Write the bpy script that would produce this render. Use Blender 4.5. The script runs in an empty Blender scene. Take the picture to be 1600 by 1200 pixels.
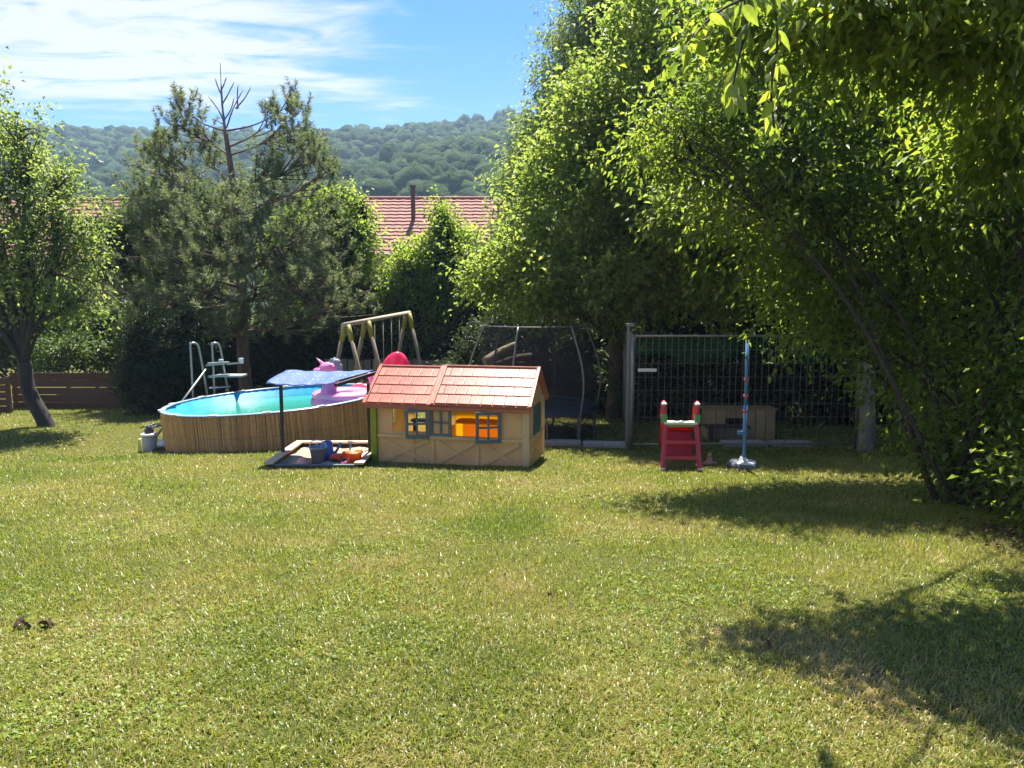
import bpy, bmesh, math, random
import numpy as np
from mathutils import Vector, Matrix

R = math.radians
S = bpy.context.scene
COL = S.collection
random.seed(7)

# ------------------------------------------------------------------ camera
CAM = Vector((0.0, 0.0, 1.55))
FPX = 1155.0
PITCH = math.atan(140.0 / FPX)
cam_d = bpy.data.cameras.new('camera')
cam = bpy.data.objects.new('camera', cam_d)
COL.objects.link(cam)
cam.location = CAM
cam.rotation_euler = (R(90) - PITCH, 0, 0)
cam_d.sensor_width = 36.0
cam_d.lens = FPX / 1600.0 * 36.0
cam_d.clip_start = 0.05
cam_d.clip_end = 4000
S.camera = cam

# ------------------------------------------------------------------ sun and sky
TO_SUN = Vector((0.03, 0.41, 0.91)).normalized()
SUN_EL = math.asin(TO_SUN.z)
SUN_AZ = math.atan2(TO_SUN.x, TO_SUN.y)          # clockwise from +Y
sun_d = bpy.data.lights.new('sun', 'SUN')
sun_d.energy = 5.0
sun_d.angle = R(0.53)
sun_d.color = (1.0, 0.94, 0.84)
sun = bpy.data.objects.new('sun', sun_d)
COL.objects.link(sun)
sun.rotation_euler = (-TO_SUN).to_track_quat('-Z', 'Y').to_euler()
sun.location = (10, 20, 40)

W = bpy.data.worlds.new('World')
S.world = W
W.use_nodes = True
nt = W.node_tree
nt.nodes.clear()
def wn(t, **kw):
    n = nt.nodes.new(t)
    for k, v in kw.items():
        setattr(n, k, v)
    return n
def wmath(op, a, b=None, c=None, clamp=False):
    n = wn('ShaderNodeMath', operation=op)
    n.use_clamp = clamp
    for i, v in enumerate((a, b, c)):
        if v is None:
            continue
        if isinstance(v, (int, float)):
            n.inputs[i].default_value = v
        else:
            nt.links.new(v, n.inputs[i])
    return n.outputs[0]
def wstep(v, lo, hi):
    n = wn('ShaderNodeMapRange', interpolation_type='SMOOTHSTEP')
    nt.links.new(v, n.inputs[0])
    n.inputs[1].default_value = lo
    n.inputs[2].default_value = hi
    return n.outputs[0]
sky = wn('ShaderNodeTexSky', sky_type='NISHITA')
sky.sun_disc = False
sky.sun_elevation = SUN_EL
sky.sun_rotation = SUN_AZ
sky.air_density = 1.0
sky.dust_density = 0.0
sky.ozone_density = 3.0
tc = wn('ShaderNodeTexCoord')
sep = wn('ShaderNodeSeparateXYZ')
nt.links.new(tc.outputs['Generated'], sep.inputs[0])
dz = wmath('MAXIMUM', sep.outputs[2], 0.04)
px_ = wmath('DIVIDE', sep.outputs[0], dz)
py_ = wmath('DIVIDE', sep.outputs[1], dz)
comb = wn('ShaderNodeCombineXYZ')
nt.links.new(px_, comb.inputs[0]); nt.links.new(py_, comb.inputs[1])
def wnoise(scale, detail, rough, stretch=(1, 1, 1), rot=0.0, dist=0.0, off=(0, 0, 0)):
    m = wn('ShaderNodeMapping')
    m.inputs['Scale'].default_value = stretch
    m.inputs['Rotation'].default_value = (0, 0, rot)
    m.inputs['Location'].default_value = off
    nt.links.new(comb.outputs[0], m.inputs[0])
    n = wn('ShaderNodeTexNoise')
    n.inputs['Scale'].default_value = scale
    n.inputs['Detail'].default_value = detail
    n.inputs['Roughness'].default_value = rough
    n.inputs['Distortion'].default_value = dist
    nt.links.new(m.outputs[0], n.inputs['Vector'])
    return n.outputs['Fac']
n_edge = wmath('MULTIPLY', wmath('SUBTRACT', wnoise(2.2, 7, 0.62, (0.75, 1.3, 1), 0.25, 0.4), 0.5), 1.9)
n_tex = wnoise(3.0, 9, 0.66, (0.65, 1.5, 1), 0.2, 0.8)
n_big = wnoise(0.55, 3, 0.5, (1, 1, 1), 0.0, 0.0, (3.1, 0.7, 0))
# a sheet of cirrus whose front lies to the upper left, thinning toward its edge
d1 = wmath('SUBTRACT', -0.66, px_)
d2 = wmath('SUBTRACT', 4.05, py_)
dd = wmath('ADD', wmath('MINIMUM', d1, d2), n_edge)
sheet = wmath('MULTIPLY', wstep(dd, -0.30, 0.40), wstep(n_tex, 0.24, 0.52))
# a few loose wisps everywhere else
wisp = wmath('MULTIPLY', wstep(wnoise(1.5, 7, 0.6, (0.5, 1.9, 1), 0.15, 0.4, (4.3, 2.2, 0)), 0.60, 0.80), wstep(n_big, 0.40, 0.7))
cov = wmath('MAXIMUM', sheet, wmath('MULTIPLY', wisp, 0.75))
cov = wmath('MULTIPLY', cov, 0.93, clamp=True)
bg_sky = wn('ShaderNodeBackground')
bg_sky.inputs['Strength'].default_value = 0.067
hsv = wn('ShaderNodeHueSaturation')
hsv.inputs['Saturation'].default_value = 1.4
nt.links.new(sky.outputs[0], hsv.inputs['Color'])
tint = wn('ShaderNodeMix', data_type='RGBA', blend_type='MULTIPLY')
tint.inputs[0].default_value = 1.0
nt.links.new(hsv.outputs[0], tint.inputs[6])
tint.inputs[7].default_value = (0.85, 0.74, 1.06, 1)
nt.links.new(tint.outputs[2], bg_sky.inputs['Color'])
bg_cl = wn('ShaderNodeBackground')
bg_cl.inputs['Color'].default_value = (1.0, 0.98, 0.96, 1)
bg_cl.inputs['Strength'].default_value = 0.29
mx = wn('ShaderNodeMixShader')
nt.links.new(cov, mx.inputs[0])
nt.links.new(bg_sky.outputs[0], mx.inputs[1])
nt.links.new(bg_cl.outputs[0], mx.inputs[2])
out = wn('ShaderNodeOutputWorld')
nt.links.new(mx.outputs[0], out.inputs[0])

S.view_settings.view_transform = 'Standard'
S.view_settings.look = 'None'
S.view_settings.exposure = 1.70
S.view_settings.gamma = 1.0
S.view_settings.use_curve_mapping = False
S.render.engine = 'CYCLES'
cy = S.cycles
cy.max_bounces = 8
cy.diffuse_bounces = 5
cy.glossy_bounces = 3
cy.transmission_bounces = 5
cy.transparent_max_bounces = 12
cy.volume_bounces = 0
cy.caustics_reflective = False
cy.caustics_refractive = False
cy.use_denoising = True

# ------------------------------------------------------------------ ground shape and pixel helper
def gz(x, y):
    """height of the lawn: falls gently away from the camera, then levels out"""
    if isinstance(y, np.ndarray) or isinstance(x, np.ndarray):
        x = np.asarray(x, float); y = np.asarray(y, float)
        a = np.minimum(y, 10.0)
        t = np.clip(y - 10.0, 0, 6.0)
        b = np.clip(y - 16.0, 0, 14.0)
        z = -0.09 * a - 0.09 * t + (0.07 / 12.0) * t * t - 0.02 * b
        z = np.where(y < -4, 0.36, z)
        dip = 0.20 * np.exp(-(((x + 7.2) / 1.7) ** 2 + ((y - 13.4) / 2.0) ** 2))
        bump = 0.012 * np.sin(x * 1.9 + 0.7 * y) * np.cos(y * 1.3 - 0.4 * x)
        return z - dip + bump
    return float(gz(np.array([x]), np.array([y]))[0])

def at(px, py, Y):
    """world point that the photograph's pixel shows at distance Y"""
    cx = (px - 800.0) / FPX
    cz = (600.0 - py) / FPX
    dy = math.cos(PITCH) + cz * math.sin(PITCH)
    dzz = -math.sin(PITCH) + cz * math.cos(PITCH)
    k = Y / dy
    return Vector((cx * k, Y, CAM.z + dzz * k))

# ------------------------------------------------------------------ materials
MATS = {}
def new_mat(name):
    m = bpy.data.materials.new(name)
    m.use_nodes = True
    m.node_tree.nodes.clear()
    MATS[name] = m
    return m, m.node_tree
def nd(t, typ, **kw):
    n = t.nodes.new(typ)
    for k, v in kw.items():
        setattr(n, k, v)
    return n
def rgba(c):
    return (c[0], c[1], c[2], 1.0)

def solid(name, c1, c2=None, rough=0.6, scale=8.0, bump=0.0, bscale=60.0, metal=0.0, spec=0.5, stretch=(1, 1, 1), detail=5, translucent=0.0, tcol=None, rnd=0.0, coat=0.0):
    """noise-mottled surface; optional per-piece variation, bump and light passing through"""
    m, t = new_mat(name)
    L = t.links
    c2 = c2 or tuple(v * 0.75 for v in c1)
    tcn = nd(t, 'ShaderNodeTexCoord')
    mp = nd(t, 'ShaderNodeMapping')
    mp.inputs['Scale'].default_value = stretch
    L.new(tcn.outputs['Object'], mp.inputs[0])
    no = nd(t, 'ShaderNodeTexNoise')
    no.inputs['Scale'].default_value = scale
    no.inputs['Detail'].default_value = detail
    no.inputs['Roughness'].default_value = 0.6
    L.new(mp.outputs[0], no.inputs['Vector'])
    rp = nd(t, 'ShaderNodeValToRGB')
    rp.color_ramp.elements[0].position = 0.32
    rp.color_ramp.elements[1].position = 0.68
    rp.color_ramp.elements[0].color = rgba(c2)
    rp.color_ramp.elements[1].color = rgba(c1)
    L.new(no.outputs['Fac'], rp.inputs[0])
    colour = rp.outputs[0]
    if rnd:
        oi = nd(t, 'ShaderNodeObjectInfo')
        mr = nd(t, 'ShaderNodeMapRange')
        mr.inputs[3].default_value = 1.0 - rnd
        mr.inputs[4].default_value = 1.0 + rnd * 0.6
        L.new(oi.outputs['Random'], mr.inputs[0])
        hs = nd(t, 'ShaderNodeHueSaturation')
        L.new(colour, hs.inputs['Color'])
        L.new(mr.outputs[0], hs.inputs['Value'])
        colour = hs.outputs[0]
    p = nd(t, 'ShaderNodeBsdfPrincipled')
    p.inputs['Roughness'].default_value = rough
    p.inputs['Metallic'].default_value = metal
    p.inputs['Specular IOR Level'].default_value = spec
    if coat:
        p.inputs['Coat Weight'].default_value = coat
        p.inputs['Coat Roughness'].default_value = 0.15
    L.new(colour, p.inputs['Base Color'])
    rr = nd(t, 'ShaderNodeMapRange')
    rr.inputs[3].default_value = max(0.02, rough - 0.1)
    rr.inputs[4].default_value = min(1.0, rough + 0.12)
    L.new(no.outputs['Fac'], rr.inputs[0])
    L.new(rr.outputs[0], p.inputs['Roughness'])
    if bump:
        n2 = nd(t, 'ShaderNodeTexNoise')
        n2.inputs['Scale'].default_value = bscale
        n2.inputs['Detail'].default_value = 4
        L.new(mp.outputs[0], n2.inputs['Vector'])
        b = nd(t, 'ShaderNodeBump')
        b.inputs['Strength'].default_value = bump
        b.inputs['Distance'].default_value = 0.01
        L.new(n2.outputs['Fac'], b.inputs['Height'])
        L.new(b.outputs[0], p.inputs['Normal'])
    o = nd(t, 'ShaderNodeOutputMaterial')
    sh = p.outputs[0]
    if translucent:
        tr = nd(t, 'ShaderNodeBsdfTranslucent')
        if tcol:
            tr.inputs['Color'].default_value = rgba(tcol)
        else:
            L.new(colour, tr.inputs['Color'])
        ms = nd(t, 'ShaderNodeMixShader')
        ms.inputs[0].default_value = translucent
        L.new(sh, ms.inputs[1]); L.new(tr.outputs[0], ms.inputs[2])
        sh = ms.outputs[0]
    L.new(sh, o.inputs[0])
    return m

def leaf_mat(name, cols, tcols, trans=0.42, rough=0.5, spec=0.35, patch=0.6, patch_scale=0.9):
    """foliage: per-leaf tint from the 'rnd' attribute, clump-sized drift in tint, light passing through"""
    m, t = new_mat(name)
    L = t.links
    at_ = nd(t, 'ShaderNodeAttribute', attribute_name='rnd')
    ge = nd(t, 'ShaderNodeNewGeometry')
    no = nd(t, 'ShaderNodeTexNoise')
    no.inputs['Scale'].default_value = patch_scale
    no.inputs['Detail'].default_value = 3
    L.new(ge.outputs['Position'], no.inputs['Vector'])
    ma = nd(t, 'ShaderNodeMath', operation='MULTIPLY_ADD')
    L.new(no.outputs['Fac'], ma.inputs[0])
    ma.inputs[1].default_value = patch * 2
    ma.inputs[2].default_value = -patch
    ad = nd(t, 'ShaderNodeMath', operation='ADD')
    ad.use_clamp = True
    L.new(at_.outputs['Fac'], ad.inputs[0]); L.new(ma.outputs[0], ad.inputs[1])
    def ramp(cs):
        r = nd(t, 'ShaderNodeValToRGB')
        el = r.color_ramp.elements
        while len(el) < len(cs):
            el.new(0.5)
        for i, c in enumerate(cs):
            el[i].position = i / (len(cs) - 1)
            el[i].color = rgba(c)
        L.new(ad.outputs[0], r.inputs[0])
        return r.outputs[0]
    p = nd(t, 'ShaderNodeBsdfPrincipled')
    p.inputs['Roughness'].default_value = rough
    p.inputs['Specular IOR Level'].default_value = spec
    L.new(ramp(cols), p.inputs['Base Color'])
    tr = nd(t, 'ShaderNodeBsdfTranslucent')
    L.new(ramp(tcols), tr.inputs['Color'])
    ms = nd(t, 'ShaderNodeMixShader')
    ms.inputs[0].default_value = trans
    L.new(p.outputs[0], ms.inputs[1]); L.new(tr.outputs[0], ms.inputs[2])
    o = nd(t, 'ShaderNodeOutputMaterial')
    L.new(ms.outputs[0], o.inputs[0])
    return m

M = {}
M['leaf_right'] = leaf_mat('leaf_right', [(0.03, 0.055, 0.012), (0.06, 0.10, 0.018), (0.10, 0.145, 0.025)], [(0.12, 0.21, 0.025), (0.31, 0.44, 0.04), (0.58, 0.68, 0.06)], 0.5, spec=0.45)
M['leaf_hazel'] = leaf_mat('leaf_hazel', [(0.05, 0.085, 0.018), (0.10, 0.15, 0.028), (0.17, 0.20, 0.04)], [(0.19, 0.31, 0.04), (0.37, 0.49, 0.07), (0.60, 0.66, 0.12)], 0.5)
M['leaf_willow'] = leaf_mat('leaf_willow', [(0.07, 0.11, 0.05), (0.11, 0.16, 0.07), (0.15, 0.19, 0.08)], [(0.22, 0.33, 0.10), (0.34, 0.46, 0.12), (0.48, 0.56, 0.13)], 0.46)
M['leaf_fruit'] = leaf_mat('leaf_fruit', [(0.055, 0.085, 0.03), (0.10, 0.145, 0.05), (0.17, 0.20, 0.08)], [(0.18, 0.28, 0.05), (0.34, 0.46, 0.08), (0.54, 0.60, 0.14)], 0.48)
M['leaf_bush'] = leaf_mat('leaf_bush', [(0.045, 0.085, 0.016), (0.10, 0.15, 0.025), (0.16, 0.20, 0.04)], [(0.19, 0.33, 0.035), (0.37, 0.51, 0.06), (0.58, 0.66, 0.10)], 0.5)
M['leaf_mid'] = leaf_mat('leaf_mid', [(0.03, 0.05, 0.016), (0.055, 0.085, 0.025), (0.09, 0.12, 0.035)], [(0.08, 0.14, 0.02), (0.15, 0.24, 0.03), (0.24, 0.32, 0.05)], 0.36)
M['leaf_shade'] = leaf_mat('leaf_shade', [(0.020, 0.034, 0.016), (0.036, 0.054, 0.024), (0.055, 0.075, 0.03)], [(0.05, 0.08, 0.02), (0.09, 0.13, 0.03), (0.14, 0.19, 0.04)], 0.25)  # deep shade of the back garden put into the leaf colour
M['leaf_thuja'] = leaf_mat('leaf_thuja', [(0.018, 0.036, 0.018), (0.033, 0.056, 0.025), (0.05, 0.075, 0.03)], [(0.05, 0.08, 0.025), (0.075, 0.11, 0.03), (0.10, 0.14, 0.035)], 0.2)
M['needle'] = leaf_mat('needle', [(0.075, 0.11, 0.06), (0.12, 0.155, 0.08), (0.16, 0.185, 0.085)], [(0.18, 0.25, 0.09), (0.28, 0.34, 0.11), (0.38, 0.42, 0.14)], 0.42, patch=0.4)
M['grass'] = leaf_mat('grass', [(0.085, 0.115, 0.014), (0.18, 0.20, 0.024), (0.27, 0.25, 0.05), (0.40, 0.31, 0.13)], [(0.22, 0.34, 0.02), (0.36, 0.42, 0.03), (0.46, 0.43, 0.07), (0.52, 0.42, 0.16)], 0.40, rough=0.38, spec=0.5, patch=0.6, patch_scale=0.8)
M['clover'] = leaf_mat('clover', [(0.085, 0.145, 0.016), (0.16, 0.225, 0.028), (0.27, 0.32, 0.07)], [(0.26, 0.40, 0.02), (0.40, 0.50, 0.03), (0.52, 0.58, 0.08)], 0.35, rough=0.5, spec=0.35, patch=0.3)
M['bark'] = solid('bark', (0.13, 0.10, 0.075), (0.05, 0.04, 0.03), 0.9, 14, 0.8, 40, stretch=(1, 1, 0.25))
M['bark_dark'] = solid('bark_dark', (0.055, 0.045, 0.035), (0.025, 0.02, 0.016), 0.9, 14, 0.8, 40, stretch=(1, 1, 0.25))
M['bark_grey'] = solid('bark_grey', (0.26, 0.25, 0.22), (0.13, 0.12, 0.10), 0.9, 10, 0.8, 40, stretch=(1, 1, 0.3))
M['bark_pine'] = solid('bark_pine', (0.20, 0.13, 0.09), (0.10, 0.065, 0.045), 0.9, 10, 0.8, 30, stretch=(1, 1, 0.3))
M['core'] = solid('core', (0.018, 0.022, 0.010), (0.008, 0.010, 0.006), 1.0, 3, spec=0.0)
M['plastic_tan'] = solid('plastic_tan', (0.84, 0.67, 0.36), (0.68, 0.52, 0.27), 0.5, 4, 0.15, 120, translucent=0.5, tcol=(0.97, 0.78, 0.36))
M['plastic_post'] = solid('plastic_post', (0.76, 0.62, 0.36), (0.66, 0.53, 0.30), 0.5, 6, 0.1, 120, translucent=0.4)
M['plastic_yellow'] = solid('plastic_yellow', (0.93, 0.56, 0.02), (0.88, 0.50, 0.015), 0.45, 4, translucent=0.72, tcol=(1.0, 0.70, 0.02))
M['plastic_teal'] = solid('plastic_teal', (0.085, 0.14, 0.14), (0.06, 0.105, 0.11), 0.5, 8)
M['plastic_green'] = solid('plastic_green', (0.25, 0.34, 0.015), (0.17, 0.25, 0.012), 0.45, 6, translucent=0.2, tcol=(0.5, 0.7, 0.02))
M['roof_red'] = solid('roof_red', (0.42, 0.125, 0.07), (0.31, 0.085, 0.045), 0.36, 7, 0.12, 90, rnd=0.28, spec=0.5)
M['roof_under'] = solid('roof_under', (0.42, 0.13, 0.07), (0.34, 0.10, 0.06), 0.45, 5, translucent=0.15)
M['reed'] = None
M['liner'] = solid('liner', (0.035, 0.34, 0.62), (0.025, 0.27, 0.54), 0.35, 3)
M['rim'] = solid('rim', (0.26, 0.36, 0.44), (0.19, 0.28, 0.36), 0.35, 5)
M['rim_joint'] = solid('rim_joint', (0.50, 0.49, 0.45), (0.40, 0.39, 0.36), 0.5, 5)
M['alu'] = solid('alu', (0.36, 0.38, 0.40), (0.27, 0.29, 0.31), 0.35, 9, metal=0.6)
M['grey_plastic'] = solid('grey_plastic', (0.42, 0.42, 0.39), (0.33, 0.33, 0.31), 0.5, 6)
M['light_plastic'] = solid('light_plastic', (0.68, 0.68, 0.64), (0.55, 0.55, 0.52), 0.4, 6)
M['dark_plastic'] = solid('dark_plastic', (0.035, 0.036, 0.04), (0.02, 0.02, 0.024), 0.45, 6)
M['hose'] = solid('hose', (0.16, 0.18, 0.20), (0.10, 0.11, 0.13), 0.5, 20)
M['wood_pale'] = solid('wood_pale', (0.62, 0.48, 0.31), (0.48, 0.35, 0.21), 0.7, 6, 0.3, 40, stretch=(1, 6, 6), rnd=0.1)
M['wood_red'] = solid('wood_red', (0.115, 0.05, 0.035), (0.075, 0.033, 0.024), 0.75, 6, 0.35, 40, stretch=(1, 8, 8), rnd=0.15)
M['wood_weathered'] = solid('wood_weathered', (0.24, 0.20, 0.15), (0.14, 0.115, 0.085), 0.85, 5, 0.4, 40, stretch=(6, 6, 0.8), rnd=0.2)
M['wood_swing'] = solid('wood_swing', (0.27, 0.22, 0.14), (0.17, 0.13, 0.085), 0.8, 6, 0.35, 40, stretch=(6, 6, 1))
M['wood_beam'] = solid('wood_beam', (0.42, 0.36, 0.26), (0.30, 0.25, 0.17), 0.75, 6, 0.3, 40, stretch=(6, 1, 6))
M['wood_kitchen'] = solid('wood_kitchen', (0.34, 0.25, 0.13), (0.24, 0.17, 0.09), 0.8, 6, 0.3, 40, stretch=(1, 6, 6), rnd=0.2)
M['wood_dark'] = solid('wood_dark', (0.045, 0.033, 0.028), (0.025, 0.019, 0.016), 0.7, 8, 0.2, 40)
M['bracket'] = solid('bracket', (0.27, 0.25, 0.03), (0.20, 0.19, 0.025), 0.45, 8)
M['pink'] = solid('pink', (0.86, 0.30, 0.56), (0.80, 0.25, 0.50), 0.28, 3, translucent=0.25, tcol=(0.95, 0.35, 0.65))
M['pink_pale'] = solid('pink_pale', (0.82, 0.36, 0.58), (0.77, 0.31, 0.53), 0.28, 3, translucent=0.25, tcol=(0.95, 0.6, 0.75))
M['lilac'] = solid('lilac', (0.70, 0.28, 0.58), (0.64, 0.24, 0.52), 0.3, 3, translucent=0.25)
M['hot_pink'] = solid('hot_pink', (0.85, 0.05, 0.16), (0.76, 0.035, 0.12), 0.3, 3, translucent=0.3, tcol=(0.95, 0.08, 0.22))
M['mane'] = solid('mane', (0.30, 0.30, 0.36), (0.22, 0.22, 0.28), 0.35, 4)
M['red_slide'] = solid('red_slide', (0.52, 0.045, 0.065), (0.45, 0.035, 0.05), 0.38, 5, translucent=0.1)
M['red_chute'] = solid('red_chute', (0.50, 0.012, 0.018), (0.42, 0.010, 0.015), 0.35, 5, translucent=0.25, tcol=(0.8, 0.02, 0.02))
M['green_slide'] = solid('green_slide', (0.12, 0.36, 0.12), (0.09, 0.28, 0.09), 0.4, 5)
M['white_plastic'] = solid('white_plastic', (0.72, 0.70, 0.62), (0.62, 0.60, 0.53), 0.4, 5)
M['pole_blue'] = solid('pole_blue', (0.085, 0.22, 0.40), (0.06, 0.17, 0.33), 0.4, 8)
M['band_red'] = solid('band_red', (0.50, 0.12, 0.13), (0.42, 0.09, 0.10), 0.4, 8)
M['base_white'] = solid('base_white', (0.66, 0.68, 0.70), (0.5, 0.52, 0.54), 0.4, 6)
M['base_grey'] = solid('base_grey', (0.12, 0.13, 0.14), (0.08, 0.085, 0.09), 0.6, 6)
M['steel'] = solid('steel', (0.22, 0.225, 0.22), (0.15, 0.155, 0.15), 0.45, 12, metal=0.5)
M['steel_dull'] = solid('steel_dull', (0.15, 0.155, 0.15), (0.10, 0.105, 0.10), 0.55, 12, metal=0.3)
M['black_mat'] = solid('black_mat', (0.018, 0.018, 0.022), (0.012, 0.012, 0.015), 0.6, 8)
M['pad'] = solid('pad', (0.024, 0.028, 0.04), (0.016, 0.018, 0.028), 0.5, 8)
M['stone'] = solid('stone', (0.36, 0.34, 0.31), (0.25, 0.235, 0.21), 0.9, 12, 0.4, 60, rnd=0.12)
M['sand'] = solid('sand', (0.42, 0.32, 0.21), (0.30, 0.22, 0.14), 0.95, 30, 0.5, 200)
M['terracotta'] = solid('terracotta', (0.52, 0.26, 0.19), (0.42, 0.20, 0.15), 0.6, 14)
M['toy_blue'] = solid('toy_blue', (0.06, 0.17, 0.50), (0.05, 0.13, 0.42), 0.35, 5)
M['toy_grey'] = solid('toy_grey', (0.33, 0.34, 0.38), (0.26, 0.27, 0.30), 0.4, 5)
M['toy_orange'] = solid('toy_orange', (0.80, 0.14, 0.02), (0.72, 0.11, 0.015), 0.35, 5)
M['toy_red'] = solid('toy_red', (0.60, 0.07, 0.04), (0.52, 0.05, 0.03), 0.35, 5)
M['toy_cyan'] = solid('toy_cyan', (0.14, 0.42, 0.50), (0.10, 0.35, 0.43), 0.35, 5)
M['toy_salmon'] = solid('toy_salmon', (0.68, 0.32, 0.22), (0.58, 0.26, 0.18), 0.4, 5)
M['render_wall'] = solid('render_wall', (0.50, 0.42, 0.32), (0.42, 0.35, 0.26), 0.9, 2, 0.2, 30)
M['brick_wall'] = solid('brick_wall', (0.20, 0.11, 0.08), (0.15, 0.085, 0.06), 0.9, 3, 0.2, 30)
M['window_glass'] = solid('window_glass', (0.03, 0.035, 0.04), (0.02, 0.025, 0.03), 0.1, 2)
M['white_frame'] = solid('white_frame', (0.66, 0.66, 0.64), (0.58, 0.58, 0.56), 0.5, 3)
M['rooftile'] = solid('rooftile', (0.33, 0.145, 0.11), (0.21, 0.095, 0.075), 0.85, 1.6, 0.2, 12, detail=8)
M['metal_brown'] = solid('metal_brown', (0.10, 0.055, 0.045), (0.07, 0.04, 0.035), 0.6, 5)
M['dry_leaf'] = solid('dry_leaf', (0.13, 0.07, 0.035), (0.06, 0.033, 0.02), 0.8, 20)
M['rope'] = solid('rope', (0.30, 0.30, 0.20), (0.22, 0.22, 0.14), 0.8, 20)
M['green_net'] = solid('green_net', (0.02, 0.12, 0.075), (0.012, 0.085, 0.055), 0.7, 6)
M['log'] = solid('log', (0.50, 0.41, 0.29), (0.30, 0.23, 0.16), 0.85, 9, 0.4, 30)

def mix_transparent(name, col, fac, rough=0.7):
    m, t = new_mat(name)
    p = nd(t, 'ShaderNodeBsdfPrincipled')
    no = nd(t, 'ShaderNodeTexNoise')
    no.inputs['Scale'].default_value = 5
    tcn = nd(t, 'ShaderNodeTexCoord')
    t.links.new(tcn.outputs['Object'], no.inputs['Vector'])
    rp = nd(t, 'ShaderNodeValToRGB')
    rp.color_ramp.elements[0].color = rgba(tuple(v * 0.7 for v in col))
    rp.color_ramp.elements[1].color = rgba(col)
    t.links.new(no.outputs['Fac'], rp.inputs[0])
    t.links.new(rp.outputs[0], p.inputs['Base Color'])
    p.inputs['Roughness'].default_value = rough
    tr = nd(t, 'ShaderNodeBsdfTransparent')
    ms = nd(t, 'ShaderNodeMixShader')
    ms.inputs[0].default_value = fac
    t.links.new(tr.outputs[0], ms.inputs[1]); t.links.new(p.outputs[0], ms.inputs[2])
    o = nd(t, 'ShaderNodeOutputMaterial')
    t.links.new(ms.outputs[0], o.inputs[0])
    return m
M['net'] = mix_transparent('net', (0.010, 0.010, 0.012), 0.42)
M['shade_net'] = mix_transparent('shade_net', (0.015, 0.10, 0.06), 0.55)

def attr_mat(name, cols, rough=0.8, spec=0.3):
    m, t = new_mat(name)
    a = nd(t, 'ShaderNodeAttribute', attribute_name='rnd')
    r = nd(t, 'ShaderNodeValToRGB')
    el = r.color_ramp.elements
    while len(el) < len(cols):
        el.new(0.5)
    for i, c in enumerate(cols):
        el[i].position = i / (len(cols) - 1)
        el[i].color = rgba(c)
    t.links.new(a.outputs['Fac'], r.inputs[0])
    no = nd(t, 'ShaderNodeTexNoise')
    no.inputs['Scale'].default_value = 25
    tcn = nd(t, 'ShaderNodeTexCoord')
    t.links.new(tcn.outputs['Object'], no.inputs['Vector'])
    hs = nd(t, 'ShaderNodeHueSaturation')
    mr = nd(t, 'ShaderNodeMapRange')
    mr.inputs[3].default_value = 0.7
    mr.inputs[4].default_value = 1.3
    t.links.new(no.outputs['Fac'], mr.inputs[0])
    t.links.new(mr.outputs[0], hs.inputs['Value'])
    t.links.new(r.outputs[0], hs.inputs['Color'])
    p = nd(t, 'ShaderNodeBsdfPrincipled')
    p.inputs['Roughness'].default_value = rough
    p.inputs['Specular IOR Level'].default_value = spec
    t.links.new(hs.outputs[0], p.inputs['Base Color'])
    o = nd(t, 'ShaderNodeOutputMaterial')
    t.links.new(p.outputs[0], o.inputs[0])
    return m
M['reed'] = attr_mat('reed', [(0.36, 0.185, 0.065), (0.49, 0.275, 0.10), (0.60, 0.37, 0.145), (0.68, 0.47, 0.23)])

def ground_mat():
    m, t = new_mat('lawn_soil')
    L = t.links
    ge = nd(t, 'ShaderNodeNewGeometry')
    def no(s, d, r=0.6):
        n = nd(t, 'ShaderNodeTexNoise')
        n.inputs['Scale'].default_value = s
        n.inputs['Detail'].default_value = d
        n.inputs['Roughness'].default_value = r
        L.new(ge.outputs['Position'], n.inputs['Vector'])
        return n.outputs['Fac']
    def ramp(f, stops):
        r = nd(t, 'ShaderNodeValToRGB')
        el = r.color_ramp.elements
        while len(el) < len(stops):
            el.new(0.5)
        for i, (p_, c) in enumerate(stops):
            el[i].position = p_
            el[i].color = rgba(c)
        L.new(f, r.inputs[0])
        return r.outputs[0]
    big = ramp(no(0.75, 4), [(0.3, (0.06, 0.075, 0.016)), (0.5, (0.10, 0.105, 0.026)), (0.7, (0.17, 0.13, 0.05))])
    fine = ramp(no(60, 6, 0.7), [(0.35, (0.04, 0.05, 0.013)), (0.55, (0.11, 0.11, 0.03)), (0.72, (0.30, 0.24, 0.10))])
    mc = nd(t, 'ShaderNodeMix', data_type='RGBA')
    mc.inputs[0].default_value = 0.55
    L.new(big, mc.inputs[6]); L.new(fine, mc.inputs[7])
    p = nd(t, 'ShaderNodeBsdfPrincipled')
    p.inputs['Roughness'].default_value = 0.95
    p.inputs['Specular IOR Level'].default_value = 0.1
    L.new(mc.outputs[2], p.inputs['Base Color'])
    b = nd(t, 'ShaderNodeBump')
    b.inputs['Strength'].default_value = 0.8
    b.inputs['Distance'].default_value = 0.03
    L.new(no(70, 6, 0.75), b.inputs['Height'])
    L.new(b.outputs[0], p.inputs['Normal'])
    o = nd(t, 'ShaderNodeOutputMaterial')
    L.new(p.outputs[0], o.inputs[0])
    return m
M['lawn'] = ground_mat()

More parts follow.
